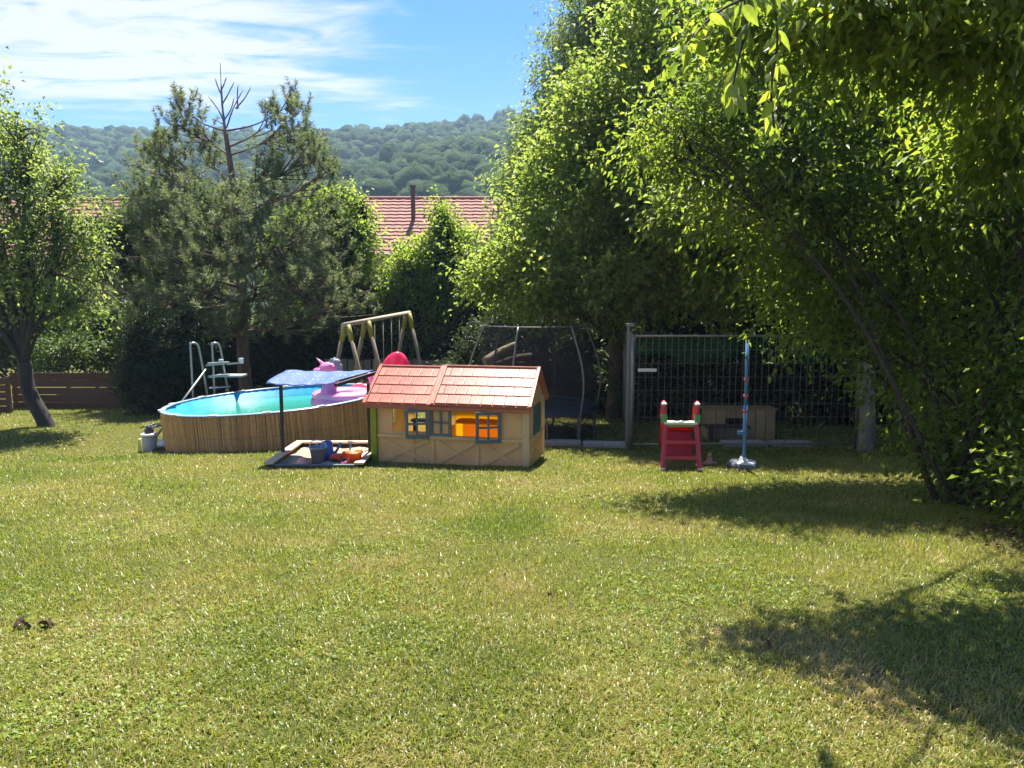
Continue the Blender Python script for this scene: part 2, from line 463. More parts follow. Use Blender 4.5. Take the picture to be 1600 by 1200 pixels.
def water_mat():
    m, t = new_mat('pool_water')
    L = t.links
    tcn = nd(t, 'ShaderNodeTexCoord')
    n1 = nd(t, 'ShaderNodeTexNoise')
    n1.inputs['Scale'].default_value = 2.2
    n1.inputs['Detail'].default_value = 4
    n1.inputs['Distortion'].default_value = 1.0
    L.new(tcn.outputs['Object'], n1.inputs['Vector'])
    r = nd(t, 'ShaderNodeValToRGB')
    r.color_ramp.elements[0].position = 0.3
    r.color_ramp.elements[1].position = 0.7
    r.color_ramp.elements[0].color = (0.018, 0.185, 0.125, 1)
    r.color_ramp.elements[1].color = (0.028, 0.23, 0.155, 1)
    L.new(n1.outputs['Fac'], r.inputs[0])
    n2 = nd(t, 'ShaderNodeTexNoise')
    n2.inputs['Scale'].default_value = 9
    n2.inputs['Detail'].default_value = 3
    L.new(tcn.outputs['Object'], n2.inputs['Vector'])
    b = nd(t, 'ShaderNodeBump')
    b.inputs['Strength'].default_value = 0.25
    b.inputs['Distance'].default_value = 0.02
    L.new(n2.outputs['Fac'], b.inputs['Height'])
    p = nd(t, 'ShaderNodeBsdfPrincipled')
    p.inputs['Roughness'].default_value = 0.15
    p.inputs['Specular IOR Level'].default_value = 0.10
    L.new(r.outputs[0], p.inputs['Base Color'])
    L.new(b.outputs[0], p.inputs['Normal'])
    o = nd(t, 'ShaderNodeOutputMaterial')
    L.new(p.outputs[0], o.inputs[0])
    return m
M['water'] = water_mat()

def canopy_mat():
    m, t = new_mat('canopy_cloth')
    L = t.links
    tcn = nd(t, 'ShaderNodeTexCoord')
    v = nd(t, 'ShaderNodeTexVoronoi')
    v.inputs['Scale'].default_value = 13
    L.new(tcn.outputs['Object'], v.inputs['Vector'])
    r = nd(t, 'ShaderNodeValToRGB')
    r.color_ramp.elements[0].position = 0.13
    r.color_ramp.elements[1].position = 0.21
    r.color_ramp.elements[0].color = (0.42, 0.47, 0.56, 1)
    r.color_ramp.elements[1].color = (0.07, 0.14, 0.40, 1)
    L.new(v.outputs['Distance'], r.inputs[0])
    p = nd(t, 'ShaderNodeBsdfPrincipled')
    p.inputs['Roughness'].default_value = 0.6
    L.new(r.outputs[0], p.inputs['Base Color'])
    tr = nd(t, 'ShaderNodeBsdfTranslucent')
    L.new(r.outputs[0], tr.inputs['Color'])
    ms = nd(t, 'ShaderNodeMixShader')
    ms.inputs[0].default_value = 0.25
    L.new(p.outputs[0], ms.inputs[1]); L.new(tr.outputs[0], ms.inputs[2])
    o = nd(t, 'ShaderNodeOutputMaterial')
    L.new(ms.outputs[0], o.inputs[0])
    return m
M['canopy'] = canopy_mat()

def forest_mat():
    m, t = new_mat('forest')
    L = t.links
    a = nd(t, 'ShaderNodeAttribute', attribute_name='rnd')
    r = nd(t, 'ShaderNodeValToRGB')
    el = r.color_ramp.elements
    el.new(0.5)
    for i, c in enumerate([(0.024, 0.052, 0.018), (0.045, 0.084, 0.024), (0.08, 0.122, 0.034)]):
        el[i].position = i / 2
        el[i].color = rgba(c)
    L.new(a.outputs['Fac'], r.inputs[0])
    ge = nd(t, 'ShaderNodeNewGeometry')
    n = nd(t, 'ShaderNodeTexNoise')
    n.inputs['Scale'].default_value = 0.9
    n.inputs['Detail'].default_value = 5
    n.inputs['Roughness'].default_value = 0.7
    L.new(ge.outputs['Position'], n.inputs['Vector'])
    b = nd(t, 'ShaderNodeBump')
    b.inputs['Strength'].default_value = 1.0
    b.inputs['Distance'].default_value = 2.5
    L.new(n.outputs['Fac'], b.inputs['Height'])
    p = nd(t, 'ShaderNodeBsdfPrincipled')
    p.inputs['Roughness'].default_value = 0.9
    p.inputs['Specular IOR Level'].default_value = 0.1
    L.new(r.outputs[0], p.inputs['Base Color'])
    L.new(b.outputs[0], p.inputs['Normal'])
    o = nd(t, 'ShaderNodeOutputMaterial')
    L.new(p.outputs[0], o.inputs[0])
    return m
M['forest'] = forest_mat()

# ------------------------------------------------------------------ object helpers
def tag(o, label=None, cat=None, group=None, kind=None):
    if label: o['label'] = label
    if cat: o['category'] = cat
    if group: o['group'] = group
    if kind or cat: o['kind'] = kind or 'thing'
    return o
def thing(name, label, cat, loc=(0, 0, 0), rz=0.0, group=None):
    o = bpy.data.objects.new(name, None)
    o.empty_display_size = 0.2
    COL.objects.link(o)
    o.location = loc
    o.rotation_euler = (0, 0, rz)
    return tag(o, label, cat, group)
def link(name, me, mat, parent=None):
    if mat is not None and len(me.materials) == 0:
        me.materials.append(M[mat] if isinstance(mat, str) else mat)
    o = bpy.data.objects.new(name, me)
    COL.objects.link(o)
    if parent is not None:
        o.parent = parent
    return o
def share(name, src, parent, loc=(0, 0, 0), rot=(0, 0, 0), scale=(1, 1, 1)):
    o = bpy.data.objects.new(name, src if isinstance(src, bpy.types.Mesh) else src.data)
    COL.objects.link(o)
    o.parent = parent
    o.location = loc
    o.rotation_euler = rot
    o.scale = scale
    return o
def copy_tree(o, parent=None):
    c = o.copy()
    COL.objects.link(c)
    c.parent = parent
    for ch in list(o.children):
        copy_tree(ch, c)
    return c
def np_mesh(name, v, f, rnd=None, smooth=False):
    """triangles or quads from arrays"""
    me = bpy.data.meshes.new(name)
    v = np.ascontiguousarray(v, dtype=np.float32)
    f = np.ascontiguousarray(f, dtype=np.int32)
    k = f.shape[1]
    me.vertices.add(len(v))
    me.vertices.foreach_set('co', v.ravel())
    me.loops.add(f.size)
    me.loops.foreach_set('vertex_index', f.ravel())
    me.polygons.add(len(f))
    me.polygons.foreach_set('loop_start', np.arange(0, f.size, k, dtype=np.int32))
    if smooth:
        me.polygons.foreach_set('use_smooth', np.ones(len(f), dtype=bool))
    me.update(calc_edges=True)
    if rnd is not None:
        a = me.attributes.new('rnd', 'FLOAT', 'POINT')
        a.data.foreach_set('value', np.ascontiguousarray(rnd, dtype=np.float32))
    return me
class MB:
    """collects shapes into one mesh"""
    def __init__(s):
        s.bm = bmesh.new()
    def box(s, c, d, rot=None, bevel=0.0):
        r = bmesh.ops.create_cube(s.bm, size=1.0)
        vs = r['verts']
        bmesh.ops.scale(s.bm, vec=Vector(d), verts=vs)
        if bevel:
            es = list({e for v in vs for e in v.link_edges})
            b = bmesh.ops.bevel(s.bm, geom=es, offset=bevel, segments=2, affect='EDGES', profile=0.7)
            vs = [v for v in b['verts']]
            vs = list({v for f in b['faces'] for v in f.verts} | set(vs))
            seen = set(vs); stack = list(vs)
            while stack:
                q = stack.pop()
                for e in q.link_edges:
                    w = e.other_vert(q)
                    if w not in seen:
                        seen.add(w); stack.append(w)
            vs = list(seen)
        if rot is not None:
            bmesh.ops.rotate(s.bm, cent=(0, 0, 0), matrix=rot.to_matrix() if hasattr(rot, 'to_matrix') else rot, verts=vs)
        bmesh.ops.translate(s.bm, vec=Vector(c), verts=vs)
        return s
    def bar(s, a, b, w, h=None, bevel=0.0, up=(0, 0, 1)):
        """square bar from a to b"""
        a = Vector(a); b = Vector(b); h = h or w
        d = b - a
        L = d.length
        z = d.normalized()
        x = Vector(up).cross(z)
        if x.length < 1e-4:
            x = Vector((1, 0, 0))
        x.normalize()
        y = z.cross(x)
        m = Matrix((x, y, z)).transposed()
        return s.box((a + b) / 2, (w, h, L), m, bevel)
    def tube(s, pts, rad, n=8, caps=True):
        pts = [Vector(p) for p in pts]
        if not isinstance(rad, (list, tuple)):
            rad = [rad] * len(pts)
        rings = []
        ref = None
        for i, p in enumerate(pts):
            if i == 0: t = pts[1] - p
            elif i == len(pts) - 1: t = p - pts[i - 1]
            else: t = pts[i + 1] - pts[i - 1]
            t.normalize()
            if ref is None:
                ref = Vector((1, 0, 0)) if abs(t.x) < 0.8 else Vector((0, 1, 0))
            x = ref - t * ref.dot(t)
            x.normalize()
            ref = x
            y = t.cross(x)
            rings.append([s.bm.verts.new(p + (x * math.cos(2 * math.pi * k / n) + y * math.sin(2 * math.pi * k / n)) * rad[i]) for k in range(n)])
        for a, b in zip(rings, rings[1:]):
            for k in range(n):
                f = s.bm.faces.new((a[k], a[(k + 1) % n], b[(k + 1) % n], b[k]))
                f.smooth = True
        if caps:
            s.bm.faces.new(list(reversed(rings[0])))
            s.bm.faces.new(rings[-1])
        return s
    def lathe(s, prof, n=24, c=(0, 0, 0), closed=False):
        rings = []
        for (r, z) in prof:
            if r < 1e-5:
                rings.append([s.bm.verts.new((c[0], c[1], c[2] + z))])
            else:
                rings.append([s.bm.verts.new((c[0] + r * math.cos(2 * math.pi * k / n), c[1] + r * math.sin(2 * math.pi * k / n), c[2] + z)) for k in range(n)])
        prs = list(zip(rings, rings[1:]))
        if closed:
            prs.append((rings[-1], rings[0]))
        for a, b in prs:
            for k in range(n):
                k2 = (k + 1) % n
                if len(a) == 1 and len(b) == 1: continue
                if len(a) == 1: f = s.bm.faces.new((a[0], b[k2], b[k]))
                elif len(b) == 1: f = s.bm.faces.new((a[k], a[k2], b[0]))
                else: f = s.bm.faces.new((a[k], a[k2], b[k2], b[k]))
                f.smooth = True
        return s
    def ball(s, c, r, sub=3, jitter=0.0, rot=None):
        q = bmesh.ops.create_icosphere(s.bm, subdivisions=sub, radius=1.0)
        vs = q['verts']
        r = (r, r, r) if isinstance(r, (int, float)) else r
        bmesh.ops.scale(s.bm, vec=Vector(r), verts=vs)
        if rot is not None:
            bmesh.ops.rotate(s.bm, cent=(0, 0, 0), matrix=rot.to_matrix(), verts=vs)
        bmesh.ops.translate(s.bm, vec=Vector(c), verts=vs)
        for v in vs:
            for f in v.link_faces: f.smooth = True
        return s
    def poly(s, pts, thick_dir=None):
        vs = [s.bm.verts.new(p) for p in pts]
        f = s.bm.faces.new(vs)
        if thick_dir is not None:
            r = bmesh.ops.extrude_face_region(s.bm, geom=[f])
            nv = [g for g in r['geom'] if isinstance(g, bmesh.types.BMVert)]
            bmesh.ops.translate(s.bm, vec=Vector(thick_dir), verts=nv)
        return s
    def mesh(s, name='mesh'):
        bmesh.ops.recalc_face_normals(s.bm, faces=s.bm.faces)
        me = bpy.data.meshes.new(name)
        s.bm.to_mesh(me)
        s.bm.free()
        return me
    def build(s, name, mat, parent=None):
        return link(name, s.mesh(name), mat, parent)
def curve_pts(p, n=8):
    """Catmull-Rom through points"""
    p = [Vector(q) for q in p]
    q = [p[0] * 2 - p[1]] + p + [p[-1] * 2 - p[-2]]
    o = []
    for i in range(1, len(q) - 2):
        for k in range(n):
            t = k / n
            o.append(0.5 * ((2 * q[i]) + (q[i + 1] - q[i - 1]) * t + (2 * q[i - 1] - 5 * q[i] + 4 * q[i + 1] - q[i + 2]) * t * t + (3 * q[i] - q[i - 1] - 3 * q[i + 1] + q[i + 2]) * t ** 3))
    o.append(p[-1])
    return o
def panel(x0, x1, z0, z1, holes, thick, top=None):
    """wall panel in the xz plane (front at y=0, back at y=thick) with rectangular openings; one closed mesh"""
    xs = sorted({x0, x1, *[h[0] for h in holes], *[h[1] for h in holes]})
    zs = sorted({z0, z1, *[h[2] for h in holes], *[h[3] for h in holes]})
    bm = bmesh.new()
    vd = {}
    def V(x, y, z):
        k = (round(x, 5), round(y, 5), round(z, 5))
        if k not in vd:
            vd[k] = bm.verts.new(k)
        return vd[k]
    nx, nz = len(xs) - 1, len(zs) - 1
    def filled(i, j):
        if i < 0 or j < 0 or i >= nx or j >= nz: return False
        cx, cz = (xs[i] + xs[i + 1]) / 2, (zs[j] + zs[j + 1]) / 2
        return not any(h[0] < cx < h[1] and h[2] < cz < h[3] for h in holes)
    T = thick
    for i in range(nx):
        for j in range(nz):
            if not filled(i, j): continue
            a, b, c, d = xs[i], xs[i + 1], zs[j], zs[j + 1]
            bm.faces.new((V(a, 0, c), V(b, 0, c), V(b, 0, d), V(a, 0, d)))
            bm.faces.new((V(b, T, c), V(a, T, c), V(a, T, d), V(b, T, d)))
            if not filled(i - 1, j): bm.faces.new((V(a, T, c), V(a, 0, c), V(a, 0, d), V(a, T, d)))
            if not filled(i + 1, j): bm.faces.new((V(b, 0, c), V(b, T, c), V(b, T, d), V(b, 0, d)))
            if not filled(i, j - 1): bm.faces.new((V(a, T, c), V(b, T, c), V(b, 0, c), V(a, 0, c)))
            if not filled(i, j + 1): bm.faces.new((V(a, 0, d), V(b, 0, d), V(b, T, d), V(a, T, d)))
    me = bpy.data.meshes.new('panel')
    bm.to_mesh(me)
    bm.free()
    return me

# ------------------------------------------------------------------ foliage
def unit(v):
    return v / np.maximum(np.linalg.norm(v, axis=1, keepdims=True), 1e-9)
def leaf_arrays(rng, c, axis, L, Wd, fold=0.12, up_bias=0.9):
    n = len(c)
    axis = unit(axis)
    up = np.zeros((n, 3)); up[:, 2] = up_bias
    up += rng.normal(0, 0.55, (n, 3))
    b = unit(np.cross(axis, up))
    nn = unit(np.cross(b, axis))
    L = L[:, None]; Wd = Wd[:, None]
    mid = c + axis * L * 0.42 + nn * L * fold
    v = np.stack([c, mid + b * Wd * 0.5, c + axis * L - nn * L * fold * 0.6, mid - b * Wd * 0.5], axis=1)
    # sides up, midrib lower: a shallow V
    v[:, 1] += nn * Wd * 0.18
    v[:, 3] += nn * Wd * 0.18
    v = v.reshape(-1, 3)
    i = np.arange(n)[:, None] * 4
    f = np.concatenate([i + np.array([[0, 1, 2]]), i + np.array([[0, 2, 3]])], axis=0)
    return v, f
def blob_sprays(rng, blobs, per_m2, shell=0.55):
    """spray centres spread through the shells of ellipsoids; returns centres, outward directions, blob index"""
    C, O, I = [], [], []
    for k, b in enumerate(blobs):
        c = np.array(b[:3]); r = np.array(b[3:6])
        area = 4 * math.pi * ((r[0] * r[1]) ** 1.6 / 3 + (r[0] * r[2]) ** 1.6 / 3 + (r[1] * r[2]) ** 1.6 / 3) ** (1 / 1.6)
        w = b[6] if len(b) > 6 else 1.0
        n = max(3, int(area * per_m2 * w))
        d = unit(rng.normal(0, 1, (n, 3)))
        rad = shell + (1 - shell) * rng.random(n) ** 0.6
        lump = 1 + 0.16 * np.sin(d[:, 0] * 5 + k) * np.cos(d[:, 2] * 4.3 + 2 * k) + rng.normal(0, 0.07, n)
        C.append(c + d * r * (rad * lump)[:, None]); O.append(d); I.append(np.full(n, k))
    return np.concatenate(C), np.concatenate(O), np.concatenate(I)
def foliage(name, mat, blobs, seed, per_m2=14, leaves=26, size=(0.07, 0.11), ratio=0.5, spread=0.13, droop=0.35, shell=0.5, parent=None, kind=None):
    rng = np.random.default_rng(seed)
    C, O, I = blob_sprays(rng, blobs, per_m2, shell)
    n = len(C)
    cnt = rng.integers(int(leaves * 0.6), int(leaves * 1.4) + 1, n)
    idx = np.repeat(np.arange(n), cnt)
    tw = unit(O + rng.normal(0, 0.5, (n, 3)) + np.array([0, 0, 0.15]))     # twig direction of each spray
    t = rng.normal(0, 1, len(idx))
    p = C[idx] + tw[idx] * (t * spread * 1.5)[:, None] + rng.normal(0, spread * 0.55, (len(idx), 3))
    ax = O[idx] * 0.5 + tw[idx] * 0.4 + rng.normal(0, 0.65, (len(idx), 3)) + np.array([0, 0, -droop])
    L = rng.uniform(size[0], size[1], len(idx))
    v, f = leaf_arrays(rng, p, ax, L, L * ratio * rng.uniform(0.8, 1.2, len(idx)))
    sp = rng.normal(0.5, 0.16, n)
    rv = np.clip(sp[idx] + rng.normal(0, 0.2, len(idx)), 0, 1)
    o = link(name, np_mesh(name, v, f, np.repeat(rv, 4)), mat, parent)
    if kind: o['kind'] = kind
    return o, C, O, I
def limb_mesh(paths, n=6):
    """tapered limbs: list of (points, r0, r1)"""
    mb = MB()
    for pts, r0, r1 in paths:
        k = len(pts)
        mb.tube(pts, [r0 + (r1 - r0) * (i / (k - 1)) ** 0.8 for i in range(k)], n)
    return mb
def bend(a, b, sag=0.15, n=6, seed=0, up=0.3):
    rr = random.Random(seed)
    a = Vector(a); b = Vector(b)
    m = (a + b) / 2 + Vector((rr.uniform(-sag, sag), rr.uniform(-sag, sag), up * (b - a).length * 0.25))
    return curve_pts([a, m, b], n)
def limbs_to(parent, mat, base, blobs, sprays, seed, r0=0.09, name='limb', twigs=9, tw_r=0.012, fork=None):
    """one limb object per blob, with side branches running to its sprays"""
    rr = random.Random(seed)
    C, O, I = sprays
    for k, b in enumerate(blobs):
        e = Vector(b[:3])
        s0 = Vector(fork[k]) if fork and fork[k] is not None else Vector(base)
        main = bend(s0, e, 0.25, 7, seed + k)
        q = MB()
        nn = len(main)
        q.tube(main, [r0 * (1 - 0.75 * i / (nn - 1)) for i in range(nn)], 7)
        ids = np.where(I == k)[0]
        if len(ids):
            for j in range(min(twigs, len(ids))):
                t = Vector(C[rr.choice(list(ids))])
                st = main[rr.randint(nn // 2, nn - 1)]
                pt = bend(st, t, 0.12, 4, rr.random())
                q.tube(pt, [tw_r * 2 * (1 - 0.8 * i / (len(pt) - 1)) + 0.003 for i in range(len(pt))], 4)
        q.build(name, mat, parent)

# ================================================================== SETTING
def build_lawn():
    ys = np.concatenate([np.linspace(-150, -5, 8), np.linspace(-4, 30, 137), np.array([34, 40, 50, 65, 85, 110, 140, 180, 240, 320, 420, 560, 760, 900])])
    xs = np.concatenate([-np.array([900, 600, 400, 260, 160, 100, 70, 50, 36, 28, 22]), np.linspace(-18, 18, 109), np.array([22, 28, 36, 50, 70, 100, 160, 260, 400, 600, 900])])
    X, Y = np.meshgrid(xs, ys)
    Z = gz(X, Y)
    nx = len(xs)
    v = np.stack([X.ravel(), Y.ravel(), Z.ravel()], 1)
    i, j = np.meshgrid(np.arange(len(ys) - 1), np.arange(nx - 1), indexing='ij')
    a = (i * nx + j).ravel()
    f = np.stack([a, a + 1, a + nx + 1, a + nx], 1)
    o = link('lawn_ground', np_mesh('lawn_ground', v, f, None, True), 'lawn')
    tag(o, kind='structure')
build_lawn()

def ridge(x):
    """height of the hill crest along x (metres at 480 m)"""
    pts = [(-900, 96), (-560, 104), (-332, 116), (-230, 113), (-125, 110), (-98, 111), (-62, 114), (-29, 119), (0, 122), (80, 130), (200, 138), (420, 140), (900, 120)]
    return np.interp(x, [p[0] for p in pts], [p[1] for p in pts])
def hill_z(x, y):
    base = -1.6
    t = np.clip((y - 95.0) / (485.0 - 95.0), 0, 1)
    s = t ** 1.15
    back = np.clip((y - 485.0) / 300.0, 0, 1)
    fold = 5.0 * np.sin(x * 0.021 + y * 0.008) * np.sin(np.pi * t) + 3.5 * np.sin(x * 0.05 - y * 0.017) * np.sin(np.pi * t)
    return base + (ridge(x) - 12.5 + 1.6) * s * (1 - back * back) + fold
def build_hill():
    xs = np.linspace(-560, 560, 113)
    ys = np.linspace(95, 780, 70)
    X, Y = np.meshgrid(xs, ys)
    Z = hill_z(X, Y) - 0.3
    nx = len(xs)
    v = np.stack([X.ravel(), Y.ravel(), Z.ravel()], 1)
    i, j = np.meshgrid(np.arange(len(ys) - 1), np.arange(nx - 1), indexing='ij')
    a = (i * nx + j).ravel()
    f = np.stack([a, a + 1, a + nx + 1, a + nx], 1)
    rnd = np.full(len(v), 0.2)
    tag(link('hill', np_mesh('hill', v, f, rnd, True), 'forest'), kind='structure')
    # the wood on it: crowns of many sizes, one mass
    rng = np.random.default_rng(11)
    bm = bmesh.new()
    bmesh.ops.create_icosphere(bm, subdivisions=2, radius=1.0)
    bm.verts.ensure_lookup_table()
    bv = np.array([vv.co[:] for vv in bm.verts]); bf = np.array([[q.index for q in ff.verts] for ff in bm.faces])
    bm.free()
    keep = bv[:, 2] > -0.75
    pts = []
    y = 150.0
    while y < 497:
        w = y * 0.78
        step = 4.2 + y * 0.0075
        x = -w
        while x < 0.16 * y + 12:
            pts.append((x + rng.normal(0, step * 0.33), y + rng.normal(0, step * 0.4)))
            x += step * rng.uniform(0.7, 1.3)
        y += step * 0.95
    pts = np.array(pts)
    n = len(pts)
    r = rng.uniform(2.2, 4.6, n) * (0.85 + 0.25 * rng.random(n))
    zz = hill_z(pts[:, 0], pts[:, 1])
    hgt = r * rng.uniform(0.85, 1.25, n)
    V = np.empty((n, len(bv), 3), np.float32)
    ph = rng.random((n, 3)) * 6.28
    for k in range(3):
        pass
    d = bv[None]
    lump = 1 + 0.20 * np.sin(5.0 * d[..., 0] + ph[:, 0:1]) * np.sin(4.6 * d[..., 1] + ph[:, 1:2]) + 0.16 * np.sin(7.3 * d[..., 2] + ph[:, 2:3]) * np.cos(6.1 * d[..., 0] - ph[:, 1:2]) + rng.normal(0, 0.075, (n, len(bv)))
    V[..., 0] = pts[:, 0:1] + d[..., 0] * lump * r[:, None]
    V[..., 1] = pts[:, 1:2] + d[..., 1] * lump * r[:, None]
    V[..., 2] = (zz + hgt * 0.75)[:, None] + d[..., 2] * lump * hgt[:, None]
    F = (bf[None] + (np.arange(n) * len(bv))[:, None, None]).reshape(-1, 3)
    rv = np.clip(rng.normal(0.5, 0.25, n), 0, 1)
    o = link('hillside_forest', np_mesh('hillside_forest', V.reshape(-1, 3), F, np.repeat(rv, len(bv)), True), 'forest')
    tag(o, 'dense deciduous wood covering the long hill behind the garden', 'forest', kind='stuff')
    return n
N_FOREST = build_hill()

def build_haze():
    mb = MB()
    mb.box((0, 375, 82.0), (1900, 1070, 172.0))
    m, t = new_mat('haze')
    v = nd(t, 'ShaderNodeVolumePrincipled')
    v.inputs['Color'].default_value = (0.52, 0.76, 1.0, 1)
    v.inputs['Density'].default_value = 0.00044
    v.inputs['Anisotropy'].default_value = 0.25
    o = nd(t, 'ShaderNodeOutputMaterial')
    t.links.new(v.outputs[0], o.inputs['Volume'])
    tag(mb.build('haze', m), 'thin blue summer haze over the garden and the hill', 'haze', kind='stuff')
build_haze()

# ================================================================== NEIGHBOURING HOUSES
def tiled_slope(name, parent, p_eave0, p_eave1, p_ridge1, p_ridge0, rows, mat):
    """a roof slope as stepped tile courses"""
    a, b, c, d = [Vector(q) for q in (p_eave0, p_eave1, p_ridge1, p_ridge0)]
    nrm = (b - a).cross(d - a).normalized()
    mb = MB()
    bm = mb.bm
    for i in range(rows):
        t0, t1 = i / rows, (i + 1) / rows
        lo0 = a.lerp(d, t0) + nrm * 0.07; lo1 = b.lerp(c, t0) + nrm * 0.07
        hi0 = a.lerp(d, t1) + nrm * 0.02; hi1 = b.lerp(c, t1) + nrm * 0.02
        e0 = a.lerp(d, t0); e1 = b.lerp(c, t0)
        n = 40
        # each course carries a wavy lower lip, like rows of pantiles
        top = []; bot = []; up = []
        for k in range(n + 1):
            s = k / n
            w = nrm * (0.025 * (k % 2))
            bot.append(bm.verts.new(e0.lerp(e1, s)))
            top.append(bm.verts.new(lo0.lerp(lo1, s) + w))
            up.append(bm.verts.new(hi0.lerp(hi1, s) + w))
        for k in range(n):
            bm.faces.new((bot[k], bot[k + 1], top[k + 1], top[k]))
            bm.faces.new((top[k], top[k + 1], up[k + 1], up[k]))
    return mb.build(name, mat, parent)
def house(label, x0, x1, yf, depth, z_eave, z_ridge, wall_mat, windows, chimney=None):
    zb = -1.7
    t = thing('neighbour_house', label, 'house', ((x0 + x1) / 2, yf, zb))
    hx = (x1 - x0) / 2
    H = z_eave - zb
    holes = [(w[0] - (x0 + x1) / 2, w[1] - (x0 + x1) / 2, w[2] - zb, w[3] - zb) for w in windows]
    link('front_wall', panel(-hx, hx, 0, H, holes, 0.3), wall_mat, t)
    for h in holes:
        w = MB()
        w.box(((h[0] + h[1]) / 2, 0.17, (h[2] + h[3]) / 2), (h[1] - h[0] - 0.02, 0.02, h[3] - h[2] - 0.02))
        win = w.build('window', 'window_glass', t)
        fr = MB()
        fr.bm.free()
        fm = panel(h[0] + 0.01, h[1] - 0.01, h[2] + 0.01, h[3] - 0.01, [(h[0] + 0.09, (h[0] + h[1]) / 2 - 0.04, h[2] + 0.09, h[3] - 0.09), ((h[0] + h[1]) / 2 + 0.04, h[1] - 0.09, h[2] + 0.09, h[3] - 0.09)], 0.06)
        fo = link('window_frame', fm, 'white_frame', win)
        fo.location = (0, 0.09, 0)
    bk = MB(); bk.box((0, depth - 0.15, H / 2), (2 * hx, 0.3, H)); bk.build('back_wall', wall_mat, t)
    rz = z_ridge - zb
    for s in (-1, 1):
        g = MB()
        x = s * (hx - 0.01)
        g.poly([(x, 0.31, 0), (x, depth - 0.31, 0), (x, depth - 0.31, H), (x, depth / 2, rz - 0.12), (x, 0.31, H)], (-s * 0.28, 0, 0))
        g.build('gable_wall', wall_mat, t)
    o = 0.4
    sl = (rz - H) / (depth / 2)
    roof = tiled_slope('roof', t, (-hx - o, -o, H - o * sl), (hx + o, -o, H - o * sl), (hx + o, depth / 2, rz), (-hx - o, depth / 2, rz), 16, 'rooftile')
    tiled_slope('rear_slope', roof, (hx + o, depth + o, H - o * sl), (-hx - o, depth + o, H - o * sl), (-hx - o, depth / 2, rz), (hx + o, depth / 2, rz), 16, 'rooftile')
    cap = MB()
    cap.tube([(-hx - o, depth / 2, rz + 0.02), (hx + o, depth / 2, rz + 0.02)], 0.13, 8)
    cap.build('ridge_cap', 'rooftile', roof)
    gt = MB()
    gt.tube([(-hx - o, -o - 0.08, H - o * sl - 0.02), (hx + o, -o - 0.08, H - o * sl - 0.02)], 0.08, 8)
    gt.build('gutter', 'steel_dull', t)
    if chimney:
        cx, cyy, w, z0, z1, mat = chimney
        ch = MB()
        ch.box((cx - (x0 + x1) / 2, cyy - yf, (z0 + z1) / 2 - zb), (w, w, z1 - z0))
        ch.box((cx - (x0 + x1) / 2, cyy - yf, z1 - zb + 0.05), (w * 1.35, w * 1.35, 0.1))
        ch.build('chimney', mat, roof)
    return t
house('pale rendered house with pink tiled roof showing above the middle bushes', -9.4, -0.6, 36.0, 8.0, 3.7, 6.55, 'render_wall',
      [(-8.2, -7.0, 0.4, 1.8), (-5.4, -4.2, 0.4, 1.8), (-2.6, -1.4, 0.4, 1.8)], (-5.0, 38.2, 0.2, 5.0, 6.9, 'metal_brown'))
house('brick house with red tiled roof glimpsed behind the leftmost tree', -27.5, -16.6, 38.0, 8.0, 3.6, 6.75, 'brick_wall',
      [(-26.0, -24.8, 0.3, 1.7), (-23.4, -22.2, 0.3, 1.7), (-20.0, -18.8, 0.3, 1.7)])

# ================================================================== TREES AND SHRUBS
def shrub(name, label, cat, blobs, seed, mat, per_m2, leaves, size, ratio=0.5, spread=0.12, core=0.0, group=None, bark='bark_dark', base=None, crown_name='crown', r0=0.05, twigs=5, shell=0.5, droop=0.3):
    bx = sum(b[0] for b in blobs) / len(blobs); by = sum(b[1] for b in blobs) / len(blobs)
    if base is None: base = (bx, by, gz(bx, by))
    t = thing(name, label, cat, base, 0, group)
    loc = [tuple([b[0] - base[0], b[1] - base[1], b[2] - base[2]] + list(b[3:])) for b in blobs]
    o, C, O, I = foliage(crown_name, mat, loc, seed, per_m2, leaves, size, ratio, spread, droop, shell, t)
    limbs_to(t, bark, (0, 0, -0.1), loc, (C, O, I), seed, r0, 'stem', twigs)
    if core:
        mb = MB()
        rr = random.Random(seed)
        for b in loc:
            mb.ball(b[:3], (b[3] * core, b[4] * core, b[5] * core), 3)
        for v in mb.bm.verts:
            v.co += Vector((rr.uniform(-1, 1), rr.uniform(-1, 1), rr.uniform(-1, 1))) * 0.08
        mb.build('opaque_core', 'core', t)  # opaque dark filler added inside the crown to stop light showing through
    return t

